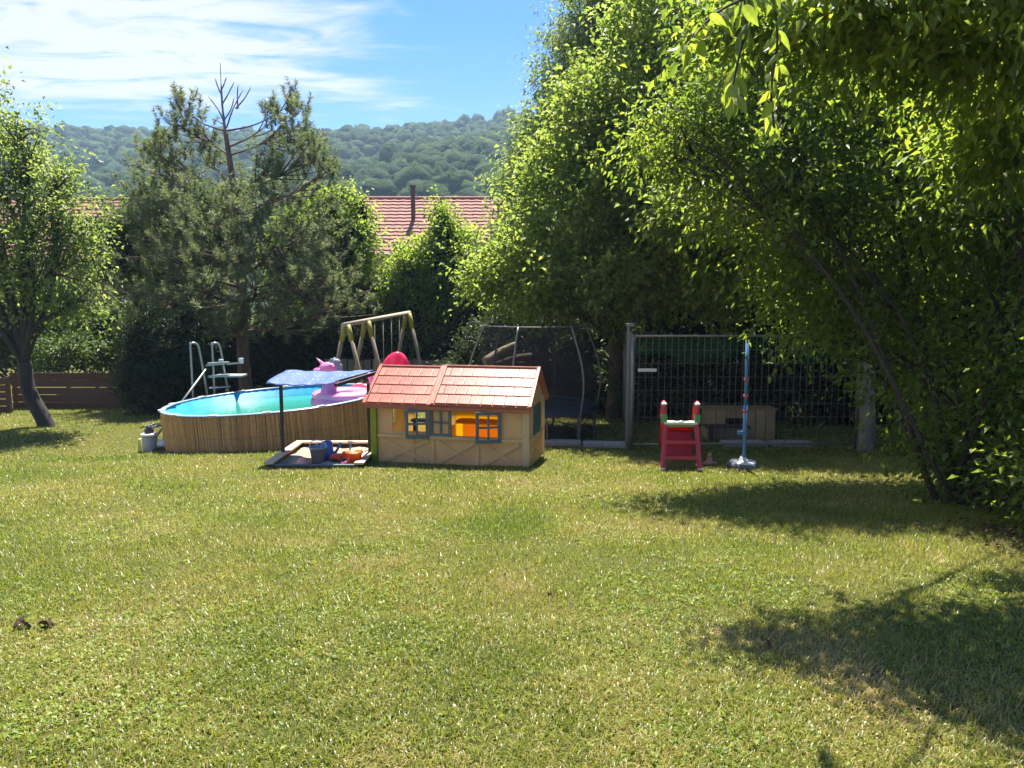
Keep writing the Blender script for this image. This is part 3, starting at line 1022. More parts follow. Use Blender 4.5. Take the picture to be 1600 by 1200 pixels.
# leaning fruit tree at the left edge
def left_tree():
    b = (-9.9, 15.4, gz(-9.9, 15.4))
    t = thing('fruit_tree', 'leafy tree with dark leaning forked trunk at the left edge of the lawn', 'tree', b)
    P = lambda px, py, Y: at(px, py, Y) - Vector(b)
    tr = limb_mesh([(curve_pts([(0.12, 0, -0.15), (0.02, 0, 0.15), P(45, 610, 15.4), P(38, 565, 15.4)], 5), 0.18, 0.125)], 10)
    tr.build('trunk', 'bark_dark', t)
    fork = P(38, 567, 15.4)
    blobs = [(-10.9, 15.4, 2.4, 1.2, 1.2, 1.1), (-9.75, 15.2, 2.1, 1.0, 1.1, 1.0), (-9.35, 15.3, 3.2, 0.9, 0.9, 0.8), (-10.5, 15.6, 3.9, 1.1, 1.1, 0.9),
             (-11.3, 15.4, 4.6, 1.1, 1.0, 1.0), (-11.2, 15.8, 5.5, 0.7, 0.6, 0.7), (-10.1, 15.7, 4.9, 0.5, 0.5, 0.45), (-9.0, 15.4, 1.4, 0.6, 0.7, 0.45), (-12.0, 15.2, 2.8, 1.3, 1.2, 1.4), (-9.9, 15.6, 4.4, 0.45, 0.5, 0.35), (-8.95, 15.5, 2.5, 0.65, 0.7, 0.7), (-9.1, 15.3, 3.9, 0.4, 0.45, 0.35)]
    loc = [(q[0] - b[0], q[1] - b[1], q[2] - b[2]) + q[3:] for q in blobs]
    o, C, O, I = foliage('crown', 'leaf_fruit', loc, 21, 9, 24, (0.055, 0.125), 0.55, 0.17, 0.3, 0.25, t)
    f2 = [fork] * len(loc)
    limbs_to(t, 'bark_dark', fork, loc, (C, O, I), 21, 0.075, 'limb', 12, 0.010, f2)
left_tree()

# pine with a dead leader
def pine():
    bx, by = -7.35, 20.4
    b = Vector((bx, by, gz(bx, by)))
    t = thing('pine_tree', 'tall ragged pine with bare dead top rising behind the pool', 'tree', b)
    P = lambda px, py, Y=20.4: at(px, py, Y) - b
    trunk = [Vector((0, 0, -0.2)), P(380, 560), P(378, 450), P(372, 350), P(362, 270), P(352, 205)]
    limb_mesh([(curve_pts(trunk, 5), 0.21, 0.06)], 10).build('trunk', 'bark_pine', t)
    dead = MB()
    dead.tube(curve_pts([P(352, 207), P(347, 160), P(344, 98)], 4), [0.038] * 3 + [0.027] * 3 + [0.010] * 3, 5)
    for a, q in [((350, 190), (325, 150)), ((350, 188), (366, 152)), ((354, 200), (380, 140)), ((368, 170), (392, 136)), ((347, 150), (336, 122)), ((346, 140), (354, 120)), ((350, 195), (330, 185)), ((346, 165), (366, 128)), ((372, 170), (372, 132))]:
        dead.tube(bend(P(*a), P(*q), 0.05, 3, a[0], 0.0), [0.022] * 3 + [0.016] * 3 + [0.006], 4)
    dead.build('dead_leader', 'bark_grey', t)
    # limbs and the clusters of upright shoots they carry:  px, py, dY, spread x, spread z, number of shoots
    cl = [(292, 195, 0.2, .30, .32, 46), (286, 165, 0.2, .10, .12, 9), (242, 240, -0.3, .24, .22, 28), (262, 270, 0.3, .38, .24, 46), (232, 318, -0.4, .42, .30, 46), (322, 252, 0.5, .24, .20, 20),
          (292, 330, -0.7, .50, .36, 60), (456, 202, 0.2, .26, .36, 46), (455, 164, 0.2, .09, .16, 10), (428, 188, 0.0, .10, .18, 10), (486, 242, -0.2, .28, .30, 40), (508, 270, 0.3, .20, .24, 24), (420, 265, -0.4, .30, .22, 30),
          (440, 300, 0.4, .46, .32, 50), (380, 330, -0.8, .52, .36, 66), (330, 390, -1.0, .66, .40, 80), (250, 390, -0.5, .50, .42, 64), (430, 385, -0.9, .60, .40, 76), (480, 360, 0.2, .44, .40, 50),
          (300, 450, -1.1, .66, .40, 80), (400, 450, -1.2, .66, .40, 80), (478, 445, -0.6, .56, .40, 64), (248, 470, -0.4, .40, .30, 36), (350, 508, -1.0, .50, .28, 46), (440, 505, -0.9, .56, .26, 46), (515, 420, 0.1, .36, .34, 36), (540, 470, -0.2, .34, .26, 26), (385, 310, 0.4, .24, .18, 16), (350, 325, 0.2, .26, .22, 20)]
    rng = np.random.default_rng(5)
    VV, FF, RR = [], [], []
    base = 0
    for ci, (px, py, dY, sx, sz, n) in enumerate(cl):
        n = int(n * (1.3 if py < 300 else 1.1))
        c = P(px, py, 20.4 + dY)
        sx *= 1.12; sz *= 1.12
        # limb from the trunk, starting lower than its cluster
        q = MB()
        zt = max(1.9, c.z - 0.40 * abs(c.x) - 0.2)
        best = min(curve_pts(trunk, 5), key=lambda w: abs(w.z - zt))
        main = bend(best, c, 0.15, 6, ci, -0.25)
        nn = len(main)
        q.tube(main, [(0.052 if c.z < 4.6 else 0.03) * (1 - 0.75 * i / (nn - 1)) for i in range(nn)], 6)
        pts = np.array(c[:]) + np.clip(rng.normal(0, 1, (n, 3)), -1.9, 1.9) * np.array([sx, sx * 1.2, sz])
        for k in range(0, n, 3):
            e = Vector(pts[k])
            s0 = main[rng.integers(nn // 2, nn)]
            q.tube([s0, (s0 + e) / 2 - Vector((0, 0, 0.04)), e], [0.018, 0.014, 0.008], 4)
        q.build('limb', 'bark_pine', t)
        for k in range(n):
            m = 64
            out_ = (pts[k] - np.array(c[:])); out_[2] *= 0.3
            d = np.array([0, 0, 1.0]) + out_ * 0.7 + rng.normal(0, 0.22, 3)
            d /= np.linalg.norm(d)
            ln = rng.uniform(0.2, 0.42)
            s = rng.random(m)
            st = pts[k] + d * (s * ln)[:, None]
            rad = unit(rng.normal(0, 1, (m, 3)))
            rad = unit(rad - d * (rad @ d)[:, None])
            nd_ = unit(rad * 1.0 + d * 0.55)
            nl = rng.uniform(0.11, 0.17, m)[:, None]
            side = unit(np.cross(nd_, rng.normal(0, 1, (m, 3)))) * 0.0095
            v = np.stack([st - side, st + side, st + nd_ * nl], 1).reshape(-1, 3)
            f = np.arange(m * 3).reshape(-1, 3) + base
            base += m * 3
            VV.append(v); FF.append(f); RR.append(np.repeat(np.clip(rng.normal(0.45, 0.12) + rng.normal(0, 0.18, m), 0, 1), 3))
    link('needles', np_mesh('needles', np.concatenate(VV), np.concatenate(FF), np.concatenate(RR)), 'needle', t)['kind'] = 'stuff'
pine()

# dark thuja hedge plants, then shrubs with tree shade painted into their leaf colour
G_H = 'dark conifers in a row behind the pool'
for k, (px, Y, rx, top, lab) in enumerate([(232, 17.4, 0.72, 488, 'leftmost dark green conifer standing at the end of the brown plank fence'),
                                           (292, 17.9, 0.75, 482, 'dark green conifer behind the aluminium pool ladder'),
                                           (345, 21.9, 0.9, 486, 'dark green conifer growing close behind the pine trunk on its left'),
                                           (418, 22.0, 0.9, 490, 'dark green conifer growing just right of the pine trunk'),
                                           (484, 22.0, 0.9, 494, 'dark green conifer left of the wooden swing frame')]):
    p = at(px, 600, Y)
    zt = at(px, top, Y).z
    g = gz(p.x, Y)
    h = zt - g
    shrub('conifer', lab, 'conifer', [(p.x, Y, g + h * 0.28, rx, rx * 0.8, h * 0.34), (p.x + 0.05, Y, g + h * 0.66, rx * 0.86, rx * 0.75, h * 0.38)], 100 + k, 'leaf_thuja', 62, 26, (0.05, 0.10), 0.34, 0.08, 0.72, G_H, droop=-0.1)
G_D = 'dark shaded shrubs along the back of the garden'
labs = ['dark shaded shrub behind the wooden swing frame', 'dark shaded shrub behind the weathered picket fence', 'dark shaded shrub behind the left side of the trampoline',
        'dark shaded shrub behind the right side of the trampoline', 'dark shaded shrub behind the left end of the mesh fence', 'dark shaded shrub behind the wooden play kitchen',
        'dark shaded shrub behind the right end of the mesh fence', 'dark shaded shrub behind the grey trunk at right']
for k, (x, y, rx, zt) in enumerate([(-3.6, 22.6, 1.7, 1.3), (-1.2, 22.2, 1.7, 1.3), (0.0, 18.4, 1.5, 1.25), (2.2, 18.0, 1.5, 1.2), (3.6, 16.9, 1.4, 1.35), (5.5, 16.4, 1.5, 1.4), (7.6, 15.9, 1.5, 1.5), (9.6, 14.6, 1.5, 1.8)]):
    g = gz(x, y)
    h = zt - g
    shrub('shaded_shrub', labs[k], 'shrub', [(x - 0.3, y, g + h * 0.32, rx, 0.9, h * 0.40), (x + 0.35, y + 0.1, g + h * 0.68, rx * 0.92, 0.85, h * 0.38)], 140 + k, 'leaf_shade', 26, 24, (0.08, 0.14), 0.5, 0.13, 0.82, G_D)

# green bushes between pine, swing and roof
shrub('leafy_bush', 'bright leafy bush in front of the house roof in the middle', 'bush',
      [(-2.6, 22.4, 1.0, 1.3, 1.0, 1.4), (-2.0, 22.2, 2.4, 1.15, 0.9, 1.2), (-2.9, 22.4, 2.1, 0.9, 0.8, 1.0), (-2.05, 22.2, 3.5, 0.42, 0.4, 0.75), (-1.2, 22.2, 1.7, 0.8, 0.8, 1.0), (-1.5, 22.3, 2.9, 0.5, 0.5, 0.6), (-3.6, 22.6, 1.4, 0.5, 0.6, 1.0)],
      31, 'leaf_bush', 16, 24, (0.075, 0.145), 0.62, 0.15, 0.55)
shrub('leafy_bush', 'round light green bush showing behind the right side of the pine', 'bush',
      [(-5.9, 22.8, 3.2, 1.3, 1.0, 1.2), (-5.0, 22.6, 3.0, 0.9, 0.9, 1.2), (-5.6, 22.8, 1.6, 1.5, 1.0, 1.3), (-4.7, 22.8, 1.6, 0.75, 0.8, 1.1), (-6.9, 22.9, 2.6, 0.8, 0.8, 1.2), (-5.4, 22.8, 4.3, 0.6, 0.6, 0.5), (-4.6, 22.7, 3.9, 0.4, 0.4, 0.55)],
      32, 'leaf_bush', 16, 24, (0.075, 0.145), 0.62, 0.15, 0.55)
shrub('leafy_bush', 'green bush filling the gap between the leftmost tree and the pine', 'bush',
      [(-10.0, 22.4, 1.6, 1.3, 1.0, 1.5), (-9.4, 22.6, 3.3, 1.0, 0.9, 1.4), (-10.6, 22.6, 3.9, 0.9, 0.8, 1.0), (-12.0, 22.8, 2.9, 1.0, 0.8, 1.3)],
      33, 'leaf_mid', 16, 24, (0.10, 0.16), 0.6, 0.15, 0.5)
shrub('leafy_bush', 'pale leafy bush standing behind the brown plank fence', 'bush',
      [(-12.2, 20.0, 0.0, 0.8, 0.6, 0.5), (-10.9, 20.0, -0.1, 0.7, 0.6, 0.45), (-10.0, 20.0, -0.3, 0.5, 0.5, 0.35)], 34, 'leaf_mid', 20, 24, (0.08, 0.14), 0.55, 0.12, 0.0)

shrub('leafy_bush', 'dense green bush at the far left edge beyond the pale rail fence', 'bush',
      [(-19.0, 26.0, 0.4, 1.8, 1.0, 1.6), (-16.6, 26.2, 0.2, 1.6, 1.0, 1.4), (-21.5, 26.0, 0.8, 1.6, 1.0, 1.8), (-14.4, 26.4, 0.0, 1.3, 1.0, 1.2)], 37, 'leaf_mid', 12, 24, (0.12, 0.2), 0.6, 0.16, 0.6)

# big hazel-like tree in the middle right
def big_tree():
    b = (2.3, 16.6, gz(2.3, 16.6))
    t = thing('hazel_tree', 'big broad tree with sunlit yellow-green leaves above the trampoline', 'tree', b)
    blobs = [(1.35, 16.2, 3.4, 1.5, 1.5, 1.5), (0.4, 15.8, 2.2, 1.0, 1.2, 0.95), (2.7, 16.4, 5.6, 1.7, 1.6, 1.6), (3.9, 15.8, 3.2, 1.8, 1.6, 1.6), (1.9, 15.0, 1.9, 1.5, 1.2, 0.85),
             (3.6, 14.9, 1.9, 1.3, 1.2, 0.75), (1.6, 16.4, 4.8, 1.1, 1.1, 1.1), (4.6, 16.2, 6.2, 1.7, 1.6, 1.5), (0.7, 15.2, 1.5, 1.0, 1.0, 0.5), (2.3, 15.2, 3.4, 1.1, 1.0, 1.0), (3.0, 16.0, 7.2, 1.2, 1.2, 0.9), (-0.5, 16.2, 1.9, 0.6, 0.7, 0.6)]
    loc = [(q[0] - b[0], q[1] - b[1], q[2] - b[2]) + q[3:] for q in blobs]
    o, C, O, I = foliage('crown', 'leaf_hazel', loc, 41, 12, 25, (0.07, 0.155), 0.66, 0.20, 0.35, 0.4, t)
    limb_mesh([(curve_pts([(0, 0, -0.2), (0.05, 0, 0.9), (0.0, -0.1, 1.9)], 5), 0.20, 0.15)], 10).build('trunk', 'bark', t)
    limbs_to(t, 'bark', (0, -0.1, 1.8), loc, (C, O, I), 41, 0.09, 'limb', 8)
big_tree()
def grey_tree():
    b = (5.95, 12.3, gz(5.95, 12.3))
    t = thing('grey_trunk_tree', 'tree with pale grey trunk overhanging the right end of the mesh fence', 'tree', b)
    blobs = [(5.3, 12.9, 3.1, 1.6, 1.1, 0.85), (3.5, 13.0, 3.0, 1.2, 1.0, 0.65), (6.8, 12.8, 2.6, 1.4, 1.1, 1.1), (4.4, 13.2, 1.9, 1.2, 0.8, 0.55), (6.0, 13.4, 4.6, 1.6, 1.2, 1.0), (4.4, 13.8, 4.4, 1.5, 1.2, 1.0), (5.9, 12.9, 1.6, 1.0, 0.8, 0.7)]
    loc = [(q[0] - b[0], q[1] - b[1], q[2] - b[2]) + q[3:] for q in blobs]
    o, C, O, I = foliage('crown', 'leaf_hazel', loc, 43, 14, 24, (0.07, 0.145), 0.6, 0.16, 0.4, 0.4, t)
    limb_mesh([(curve_pts([(-0.02, 0, -0.2), (0.02, 0, 0.5), (-0.03, 0, 1.1), (0.05, 0.05, 1.9)], 5), 0.17, 0.14)], 10).build('trunk', 'bark_grey', t)
    limbs_to(t, 'bark_grey', (0.05, 0.05, 1.8), loc, (C, O, I), 43, 0.075, 'limb', 8)
grey_tree()
def willow():
    b = (2.0, 23.5, gz(2.0, 23.5))
    t = thing('willow_tree', 'tall feathery grey-green tree rising behind the big yellow-green one', 'tree', b)
    blobs = [(2.6, 23.5, 9.6, 1.5, 1.4, 1.5), (1.9, 23.5, 7.6, 1.3, 1.3, 1.6), (0.4, 23.6, 5.0, 0.8, 0.9, 1.7), (1.0, 23.5, 6.4, 0.8, 0.9, 0.9), (3.6, 23.5, 11.2, 1.6, 1.4, 1.2), (3.8, 23.8, 8.6, 1.6, 1.4, 2.0), (0.1, 23.6, 3.4, 0.7, 0.8, 1.0)]
    loc = [(q[0] - b[0], q[1] - b[1], q[2] - b[2]) + q[3:] for q in blobs]
    o, C, O, I = foliage('crown', 'leaf_willow', loc, 44, 11, 30, (0.12, 0.20), 0.26, 0.22, 0.9, 0.3, t)
    limb_mesh([(curve_pts([(0, 0, -0.2), (0.1, 0, 3), (0.3, 0, 6), (0.7, 0, 9)], 5), 0.22, 0.07)], 9).build('trunk', 'bark', t)
    limbs_to(t, 'bark', (0.2, 0, 4.2), loc, (C, O, I), 44, 0.07, 'limb', 9)
willow()
G_R = 'background trees at the right edge of the garden'
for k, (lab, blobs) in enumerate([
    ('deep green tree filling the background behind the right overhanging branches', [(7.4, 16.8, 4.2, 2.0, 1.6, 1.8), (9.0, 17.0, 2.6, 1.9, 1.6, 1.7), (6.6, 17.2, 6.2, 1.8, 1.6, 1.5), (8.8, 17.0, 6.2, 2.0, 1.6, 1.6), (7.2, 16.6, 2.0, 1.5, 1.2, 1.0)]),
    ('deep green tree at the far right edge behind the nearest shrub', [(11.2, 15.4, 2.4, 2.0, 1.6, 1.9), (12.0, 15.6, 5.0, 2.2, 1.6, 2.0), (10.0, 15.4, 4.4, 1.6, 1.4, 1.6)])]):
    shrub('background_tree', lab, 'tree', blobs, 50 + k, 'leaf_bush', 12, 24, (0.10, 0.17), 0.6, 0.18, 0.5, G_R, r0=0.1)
shrub('leafy_bush', 'sunlit yellow-green bush glimpsed between the stems of the right shrub', 'bush',
      [(7.0, 11.6, -0.6, 0.75, 0.6, 0.6), (7.7, 11.8, -0.2, 0.7, 0.6, 0.6)], 36, 'leaf_bush', 26, 24, (0.05, 0.09), 0.55, 0.10, 0.3)

# the near multi-stemmed tree on the right
def right_tree():
    b = (4.85, 7.75, gz(4.85, 7.75))
    t = thing('right_shrub_tree', 'large multi-stemmed leafy tree overhanging the lawn from the right edge', 'tree', b)
    far = [(4.7, 9.4, 2.3, 1.5, 1.3, 1.4), (3.3, 9.3, 2.9, 1.15, 1.1, 1.1), (2.95, 9.7, 4.1, 0.95, 1.0, 1.0), (4.5, 10.0, 4.4, 1.7, 1.2, 1.2), (5.9, 8.7, 3.2, 1.3, 1.3, 1.7),
           (5.9, 7.7, 1.1, 1.0, 0.9, 1.4), (5.05, 7.9, -0.15, 0.68, 0.6, 0.78), (3.9, 9.3, 1.5, 0.8, 0.8, 0.6), (4.7, 8.7, 0.8, 0.7, 0.7, 0.9), (2.0, 9.5, 3.5, 0.75, 0.6, 0.5), (4.4, 10.7, 6.0, 2.2, 1.2, 0.9), (6.6, 10.0, 5.6, 1.6, 1.4, 1.2), (5.2, 6.9, -0.15, 0.55, 0.5, 0.72), (5.4, 7.2, 0.9, 0.7, 0.6, 0.8), (4.85, 6.2, -0.1, 0.55, 0.5, 0.6), (5.3, 6.2, 0.9, 0.6, 0.5, 0.8), (5.0, 7.9, 2.5, 0.9, 0.6, 0.55), (5.2, 7.5, 3.2, 1.0, 0.75, 0.45, 1.7)]  # high blobs and the last two are added to shade the lower leaves
    near = [(2.75, 5.6, 3.45, 0.85, 0.7, 0.42), (3.6, 5.3, 3.3, 0.8, 0.75, 0.5), (2.2, 5.0, 3.5, 0.6, 0.6, 0.30), (4.1, 6.2, 2.9, 0.7, 0.6, 0.6), (3.0, 4.6, 3.4, 0.7, 0.6, 0.35), (1.75, 5.5, 3.5, 0.5, 0.45, 0.22)]
    lf = [(q[0] - b[0], q[1] - b[1], q[2] - b[2]) + q[3:] for q in far]
    ln = [(q[0] - b[0], q[1] - b[1], q[2] - b[2]) + q[3:] for q in near]
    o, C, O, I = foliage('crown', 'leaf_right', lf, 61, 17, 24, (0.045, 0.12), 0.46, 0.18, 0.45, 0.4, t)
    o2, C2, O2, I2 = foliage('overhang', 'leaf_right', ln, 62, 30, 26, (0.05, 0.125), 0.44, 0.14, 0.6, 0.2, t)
    stems = [(0.0, 0.0, -0.15), (0.18, 0.12, -0.15), (-0.12, 0.15, -0.15), (0.25, -0.1, -0.15), (-0.05, -0.12, -0.15)]
    limbs_to(t, 'bark_dark', stems[0], lf, (C, O, I), 61, 0.034, 'stem', 14, 0.007, [stems[k % 5] for k in range(len(lf))])
    limbs_to(t, 'bark_dark', stems[1], ln, (C2, O2, I2), 62, 0.024, 'branch', 12, 0.006, [(1.0, 0.9, 3.6)] * len(ln))
    # the lowest twig hangs close to the camera; its leaves are large enough to pick out
    rr = random.Random(3)
    P = lambda px, py, Y: at(px, py, Y) - Vector(b)
    tw = curve_pts([Vector(ln[2][:3]), P(1290, -20, 4.2), P(1190, -10, 3.75), P(1120, 20, 3.5), P(1075, 70, 3.4)], 6)
    q = MB(); q.tube(tw, [0.014 * (1 - 0.75 * i / (len(tw) - 1)) for i in range(len(tw))], 5)
    tw2 = curve_pts([tw[14], P(1165, 40, 3.6), P(1150, 110, 3.55), P(1140, 150, 3.5)], 4)
    q.tube(tw2, [0.006] * len(tw2), 4)
    tw3 = curve_pts([tw[11], P(1215, 60, 3.8), P(1205, 140, 3.8), P(1210, 200, 3.75)], 4)
    q.tube(tw3, [0.006] * len(tw3), 4)
    twig = q.build('hanging_twig', 'bark_dark', t)
    mb = MB()
    # pointed oval leaf with a folded midrib, hanging down along -z
    rows = [(0.0, 0.0), (0.12, 0.30), (0.32, 0.50), (0.55, 0.44), (0.8, 0.22), (1.0, 0.0)]
    L_, W_ = 0.10, 0.046
    prev = None
    for (s, w) in rows:
        zc = -s * L_
        y0 = 0.012 * math.sin(s * 2.6)
        cur = (mb.bm.verts.new((0, y0, zc)), mb.bm.verts.new((w * W_, y0 - w * 0.012, zc + 0.004)) if w else None, mb.bm.verts.new((-w * W_, y0 - w * 0.012, zc + 0.004)) if w else None)
        if prev:
            for side in (1, 2):
                vs = [x for x in (prev[0], prev[side], cur[side], cur[0]) if x is not None]
                mb.bm.faces.new(vs)
        prev = cur
    me = mb.mesh('leaf')
    a = me.attributes.new('rnd', 'FLOAT', 'POINT')
    a.data.foreach_set('value', np.full(len(me.vertices), 0.85, np.float32))
    me.materials.append(M['leaf_right'])
    pts = tw[10:] + tw2 + tw3
    for k, p in enumerate(pts * 2):
        s = rr.uniform(0.7, 1.25)
        share('leaf', me, twig, p + Vector((rr.uniform(-.03, .03), rr.uniform(-.03, .03), rr.uniform(-.03, .01))), (rr.uniform(-0.7, 0.7), rr.uniform(-0.7, 0.7), rr.uniform(0, 6.28)), (s, s, s))
right_tree()

# ================================================================== PLAYHOUSE
def shutter_mesh(w, h, th=0.025):
    m = 0.045; b = 0.03
    cx = w / 2; cz = h / 2
    return panel(0, w, 0, h, [(m, cx - b / 2, m, cz - b / 2), (cx + b / 2, w - m, m, cz - b / 2), (m, cx - b / 2, cz + b / 2, h - m), (cx + b / 2, w - m, cz + b / 2, h - m)], th)
def playhouse():
    z0 = -0.99
    t = thing('playhouse', 'tan plastic playhouse with red tiled roof and dark teal shutters', 'playhouse', (-0.933, 10.77, z0), R(-13))
    HX, D, HE, HR = 1.2, 1.15, 0.98, 1.40
    front_h = [(-0.89, -0.36, 0.50, 0.88), (0.03, 0.74, 0.46, 0.90)]
    w = link('front_wall', panel(-HX + 0.07, HX - 0.06, 0, HE, front_h, 0.04), 'plastic_tan', t)
    # right room's rear wall is translucent yellow, the left room's is tan; both have windows
    r = link('rear_wall', panel(-0.23, HX - 0.06, 0, HE, [(0.42, 0.72, 0.60, 0.86)], 0.03), 'plastic_yellow', t); r.location = (0, D - 0.04, 0)
    r = link('rear_wall', panel(-HX + 0.07, -0.235, 0, HE, [(-0.95, -0.40, 0.42, 0.88)], 0.03), 'plastic_tan', t); r.location = (0, D - 0.04, 0)
    # side walls with gables
    for s in (-1, 1):
        me = panel(0.06, D - 0.06, 0, HE, [(0.34, 0.82, 0.48, 0.88)], 0.04)
        o = link('side_wall', me, 'plastic_tan', t)
        o.rotation_euler = (0, 0, R(90)); o.location = (s * HX + (0 if s > 0 else 0.04), 0, 0)
        g = MB()
        x = s * (HX - 0.004)
        g.poly([(x, 0.02, HE + 0.002), (x, D - 0.02, HE + 0.002), (x, D / 2, HR - 0.04)], (-s * 0.035, 0, 0))
        g.build('gable', 'plastic_tan', t)
    # partition between the rooms
    p = MB(); p.box((-0.25, D / 2, 0.22), (0.025, D - 0.1, 0.44)); p.build('partition', 'plastic_yellow', t)
    # corner posts
    for (x, y, m) in [(-HX + 0.02, 0.0, 'plastic_green'), (HX - 0.03, 0.0, 'plastic_post'), (HX - 0.03, D, 'plastic_post'), (-HX + 0.03, D, 'plastic_post')]:
        q = MB(); q.box((x, y, HE / 2), (0.10, 0.09, HE), bevel=0.015); q.build('corner_post', m, t)
    # front trim: ledge, battens, crossed boards
    q = MB(); q.box((0.0, -0.02, 0.43), (2 * HX - 0.16, 0.05, 0.045), bevel=0.008); q.build('window_ledge', 'plastic_tan', t)
    xs = [-HX + 0.09, -0.56, -0.25, 0.44, HX - 0.10]
    for x in xs[1:-1]:
        q = MB(); q.box((x, -0.012, 0.205), (0.05, 0.026, 0.40), bevel=0.006); q.build('batten', 'plastic_tan', t)
    for a, b in ((-HX + 0.10, -0.28), (-0.22, 0.44), (0.47, HX - 0.10)):
        for k in (0, 1):
            q = MB()
            zz = (0.03, 0.385) if k == 0 else (0.385, 0.03)
            yy = -0.009 if k == 0 else -0.0055
            q.bar((a + 0.03, yy, zz[0]), (b - 0.03, yy, zz[1]), 0.055, 0.042, 0.008, up=(0, 1, 0))
            q.build('cross_board', 'plastic_tan', t)
    # side cross boards on the right wall
    for k in (0, 1):
        q = MB()
        zz = (0.04, 0.40) if k == 0 else (0.40, 0.04)
        q.bar((HX + 0.005 + 0.002 * k, 0.10, zz[0]), (HX + 0.005 + 0.002 * k, D - 0.10, zz[1]), 0.05, 0.02, 0.005, up=(1, 0, 0))
        q.build('cross_board', 'plastic_tan', t)
    q = MB(); q.box((HX + 0.012, D / 2, 0.43), (0.03, D - 0.16, 0.045), bevel=0.008); q.build('window_ledge', 'plastic_tan', t)
    # shutters
    def shut(x, y, z, w_, h_, ang, lab):
        o = link('shutter', shutter_mesh(w_, h_), 'plastic_teal', t)
        o.location = (x, y, z); o.rotation_euler = (0, 0, R(ang))
        o['label'] = lab
        kb = MB(); kb.ball((w_ * 0.5, -0.012, h_ * 0.48), 0.014, 2)
        kb.build('knob', 'plastic_teal', o)
        return o
    shut(-0.285, -0.03, 0.445, 0.33, 0.43, 0, 'teal shutter folded flat on the wall')
    shut(-0.30, -0.045, 0.42, 0.34, 0.44, 180 + 18, 'teal shutter half across the left window')
    shut(0.80, -0.03, 0.40, 0.37, 0.46, 180 + 24, 'teal shutter hanging open in front of the yellow room')
    shut(HX + 0.025, 0.34, 0.46, 0.24, 0.43, 90, 'teal shutter on the side wall')
    shut(HX + 0.025, 0.585, 0.46, 0.24, 0.43, 90, 'teal shutter on the side wall')
    # yellow bench and shelf inside
    q = MB(); q.box((0.45, D - 0.22, 0.53), (1.2, 0.28, 0.05), bevel=0.01); q.box((0.45, D - 0.09, 0.28), (1.1, 0.04, 0.45)); q.build('inner_counter', 'plastic_yellow', t)
    q = MB(); q.box((-0.7, D - 0.16, 0.5), (0.5, 0.16, 0.04), bevel=0.008); q.box((-0.9, D - 0.14, 0.25), (0.05, 0.1, 0.46)); q.build('inner_shelf', 'plastic_teal', t)
    # roof: two sections per slope, with single tiles
    ov = 0.12
    sl = math.atan2(HR - HE, D / 2)
    Ls = (D / 2 + ov) / math.cos(sl)
    def slope(side, xa, xb, lift, nt_, rowsn):
        # local slope frame: u along x, v up the slope
        base = bpy.data.objects.new('roof_panel', None)
        mb = MB()
        mb.box(((xa + xb) / 2, Ls / 2, 0), (xb - xa, Ls, 0.03), bevel=0.006)
        # raised rims on the panel's sides
        for x in (xa + 0.025, xb - 0.025):
            mb.box((x, Ls / 2, 0.026), (0.05, Ls - 0.004, 0.03), bevel=0.006)
        o = mb.build('roof_panel', 'roof_red', t)
        ze = HE - ov * math.tan(sl) + lift + 0.015
        if side > 0:
            o.location = (0, -ov, ze); o.rotation_euler = (sl, 0, 0)
        else:
            o.location = (0, D + ov, ze); o.rotation_euler = (sl, 0, math.pi)
        wt = (xb - xa - 0.11) / nt_
        ht = (Ls - 0.07) / rowsn
        tb = MB(); tb.box((0, 0, 0), (wt - 0.008, ht - 0.010, 0.020), bevel=0.005)
        tm = tb.mesh('roof_tile'); tm.materials.append(M['roof_red'])
        for j in range(rowsn):
            off = (0.5 if j % 2 else 0.0) * wt
            for i in range(nt_ + (1 if j % 2 else 0)):
                x = xa + 0.055 + wt * (i + 0.5) - off
                sx = 1.0
                if j % 2 and i == 0: x += wt * 0.25; sx = 0.48
                if j % 2 and i == nt_: x -= wt * 0.25; sx = 0.48
                share('roof_tile', tm, o, (x, 0.02 + ht * (j + 0.5), 0.020), (R(-2.8), 0, R(random.uniform(-0.5, 0.5))), (sx, 1, 1))
        return o
    slope(1, -1.31, -0.245, 0.0, 5, 4)
    slope(1, -0.24, 1.27, 0.018, 8, 4)
    slope(-1, -1.27, 0.24, 0.0, 8, 4)
    slope(-1, 0.245, 1.31, 0.018, 5, 4)
    q = MB(); q.box((-0.78, D / 2, HR + 0.012), (1.06, 0.09, 0.05), bevel=0.014); q.build('ridge_cap', 'roof_red', t)
    q = MB(); q.box((0.515, D / 2, HR + 0.034), (1.51, 0.09, 0.05), bevel=0.014); q.build('ridge_cap', 'roof_red', t)
    for s in (-1, 1):
        y = -ov + 0.01 if s < 0 else D + ov - 0.01
        q = MB(); q.box((0, y, HE - ov * math.tan(sl) - 0.012), (2.52, 0.02, 0.05), bevel=0.005); q.build('fascia', 'roof_under', t)
playhouse()

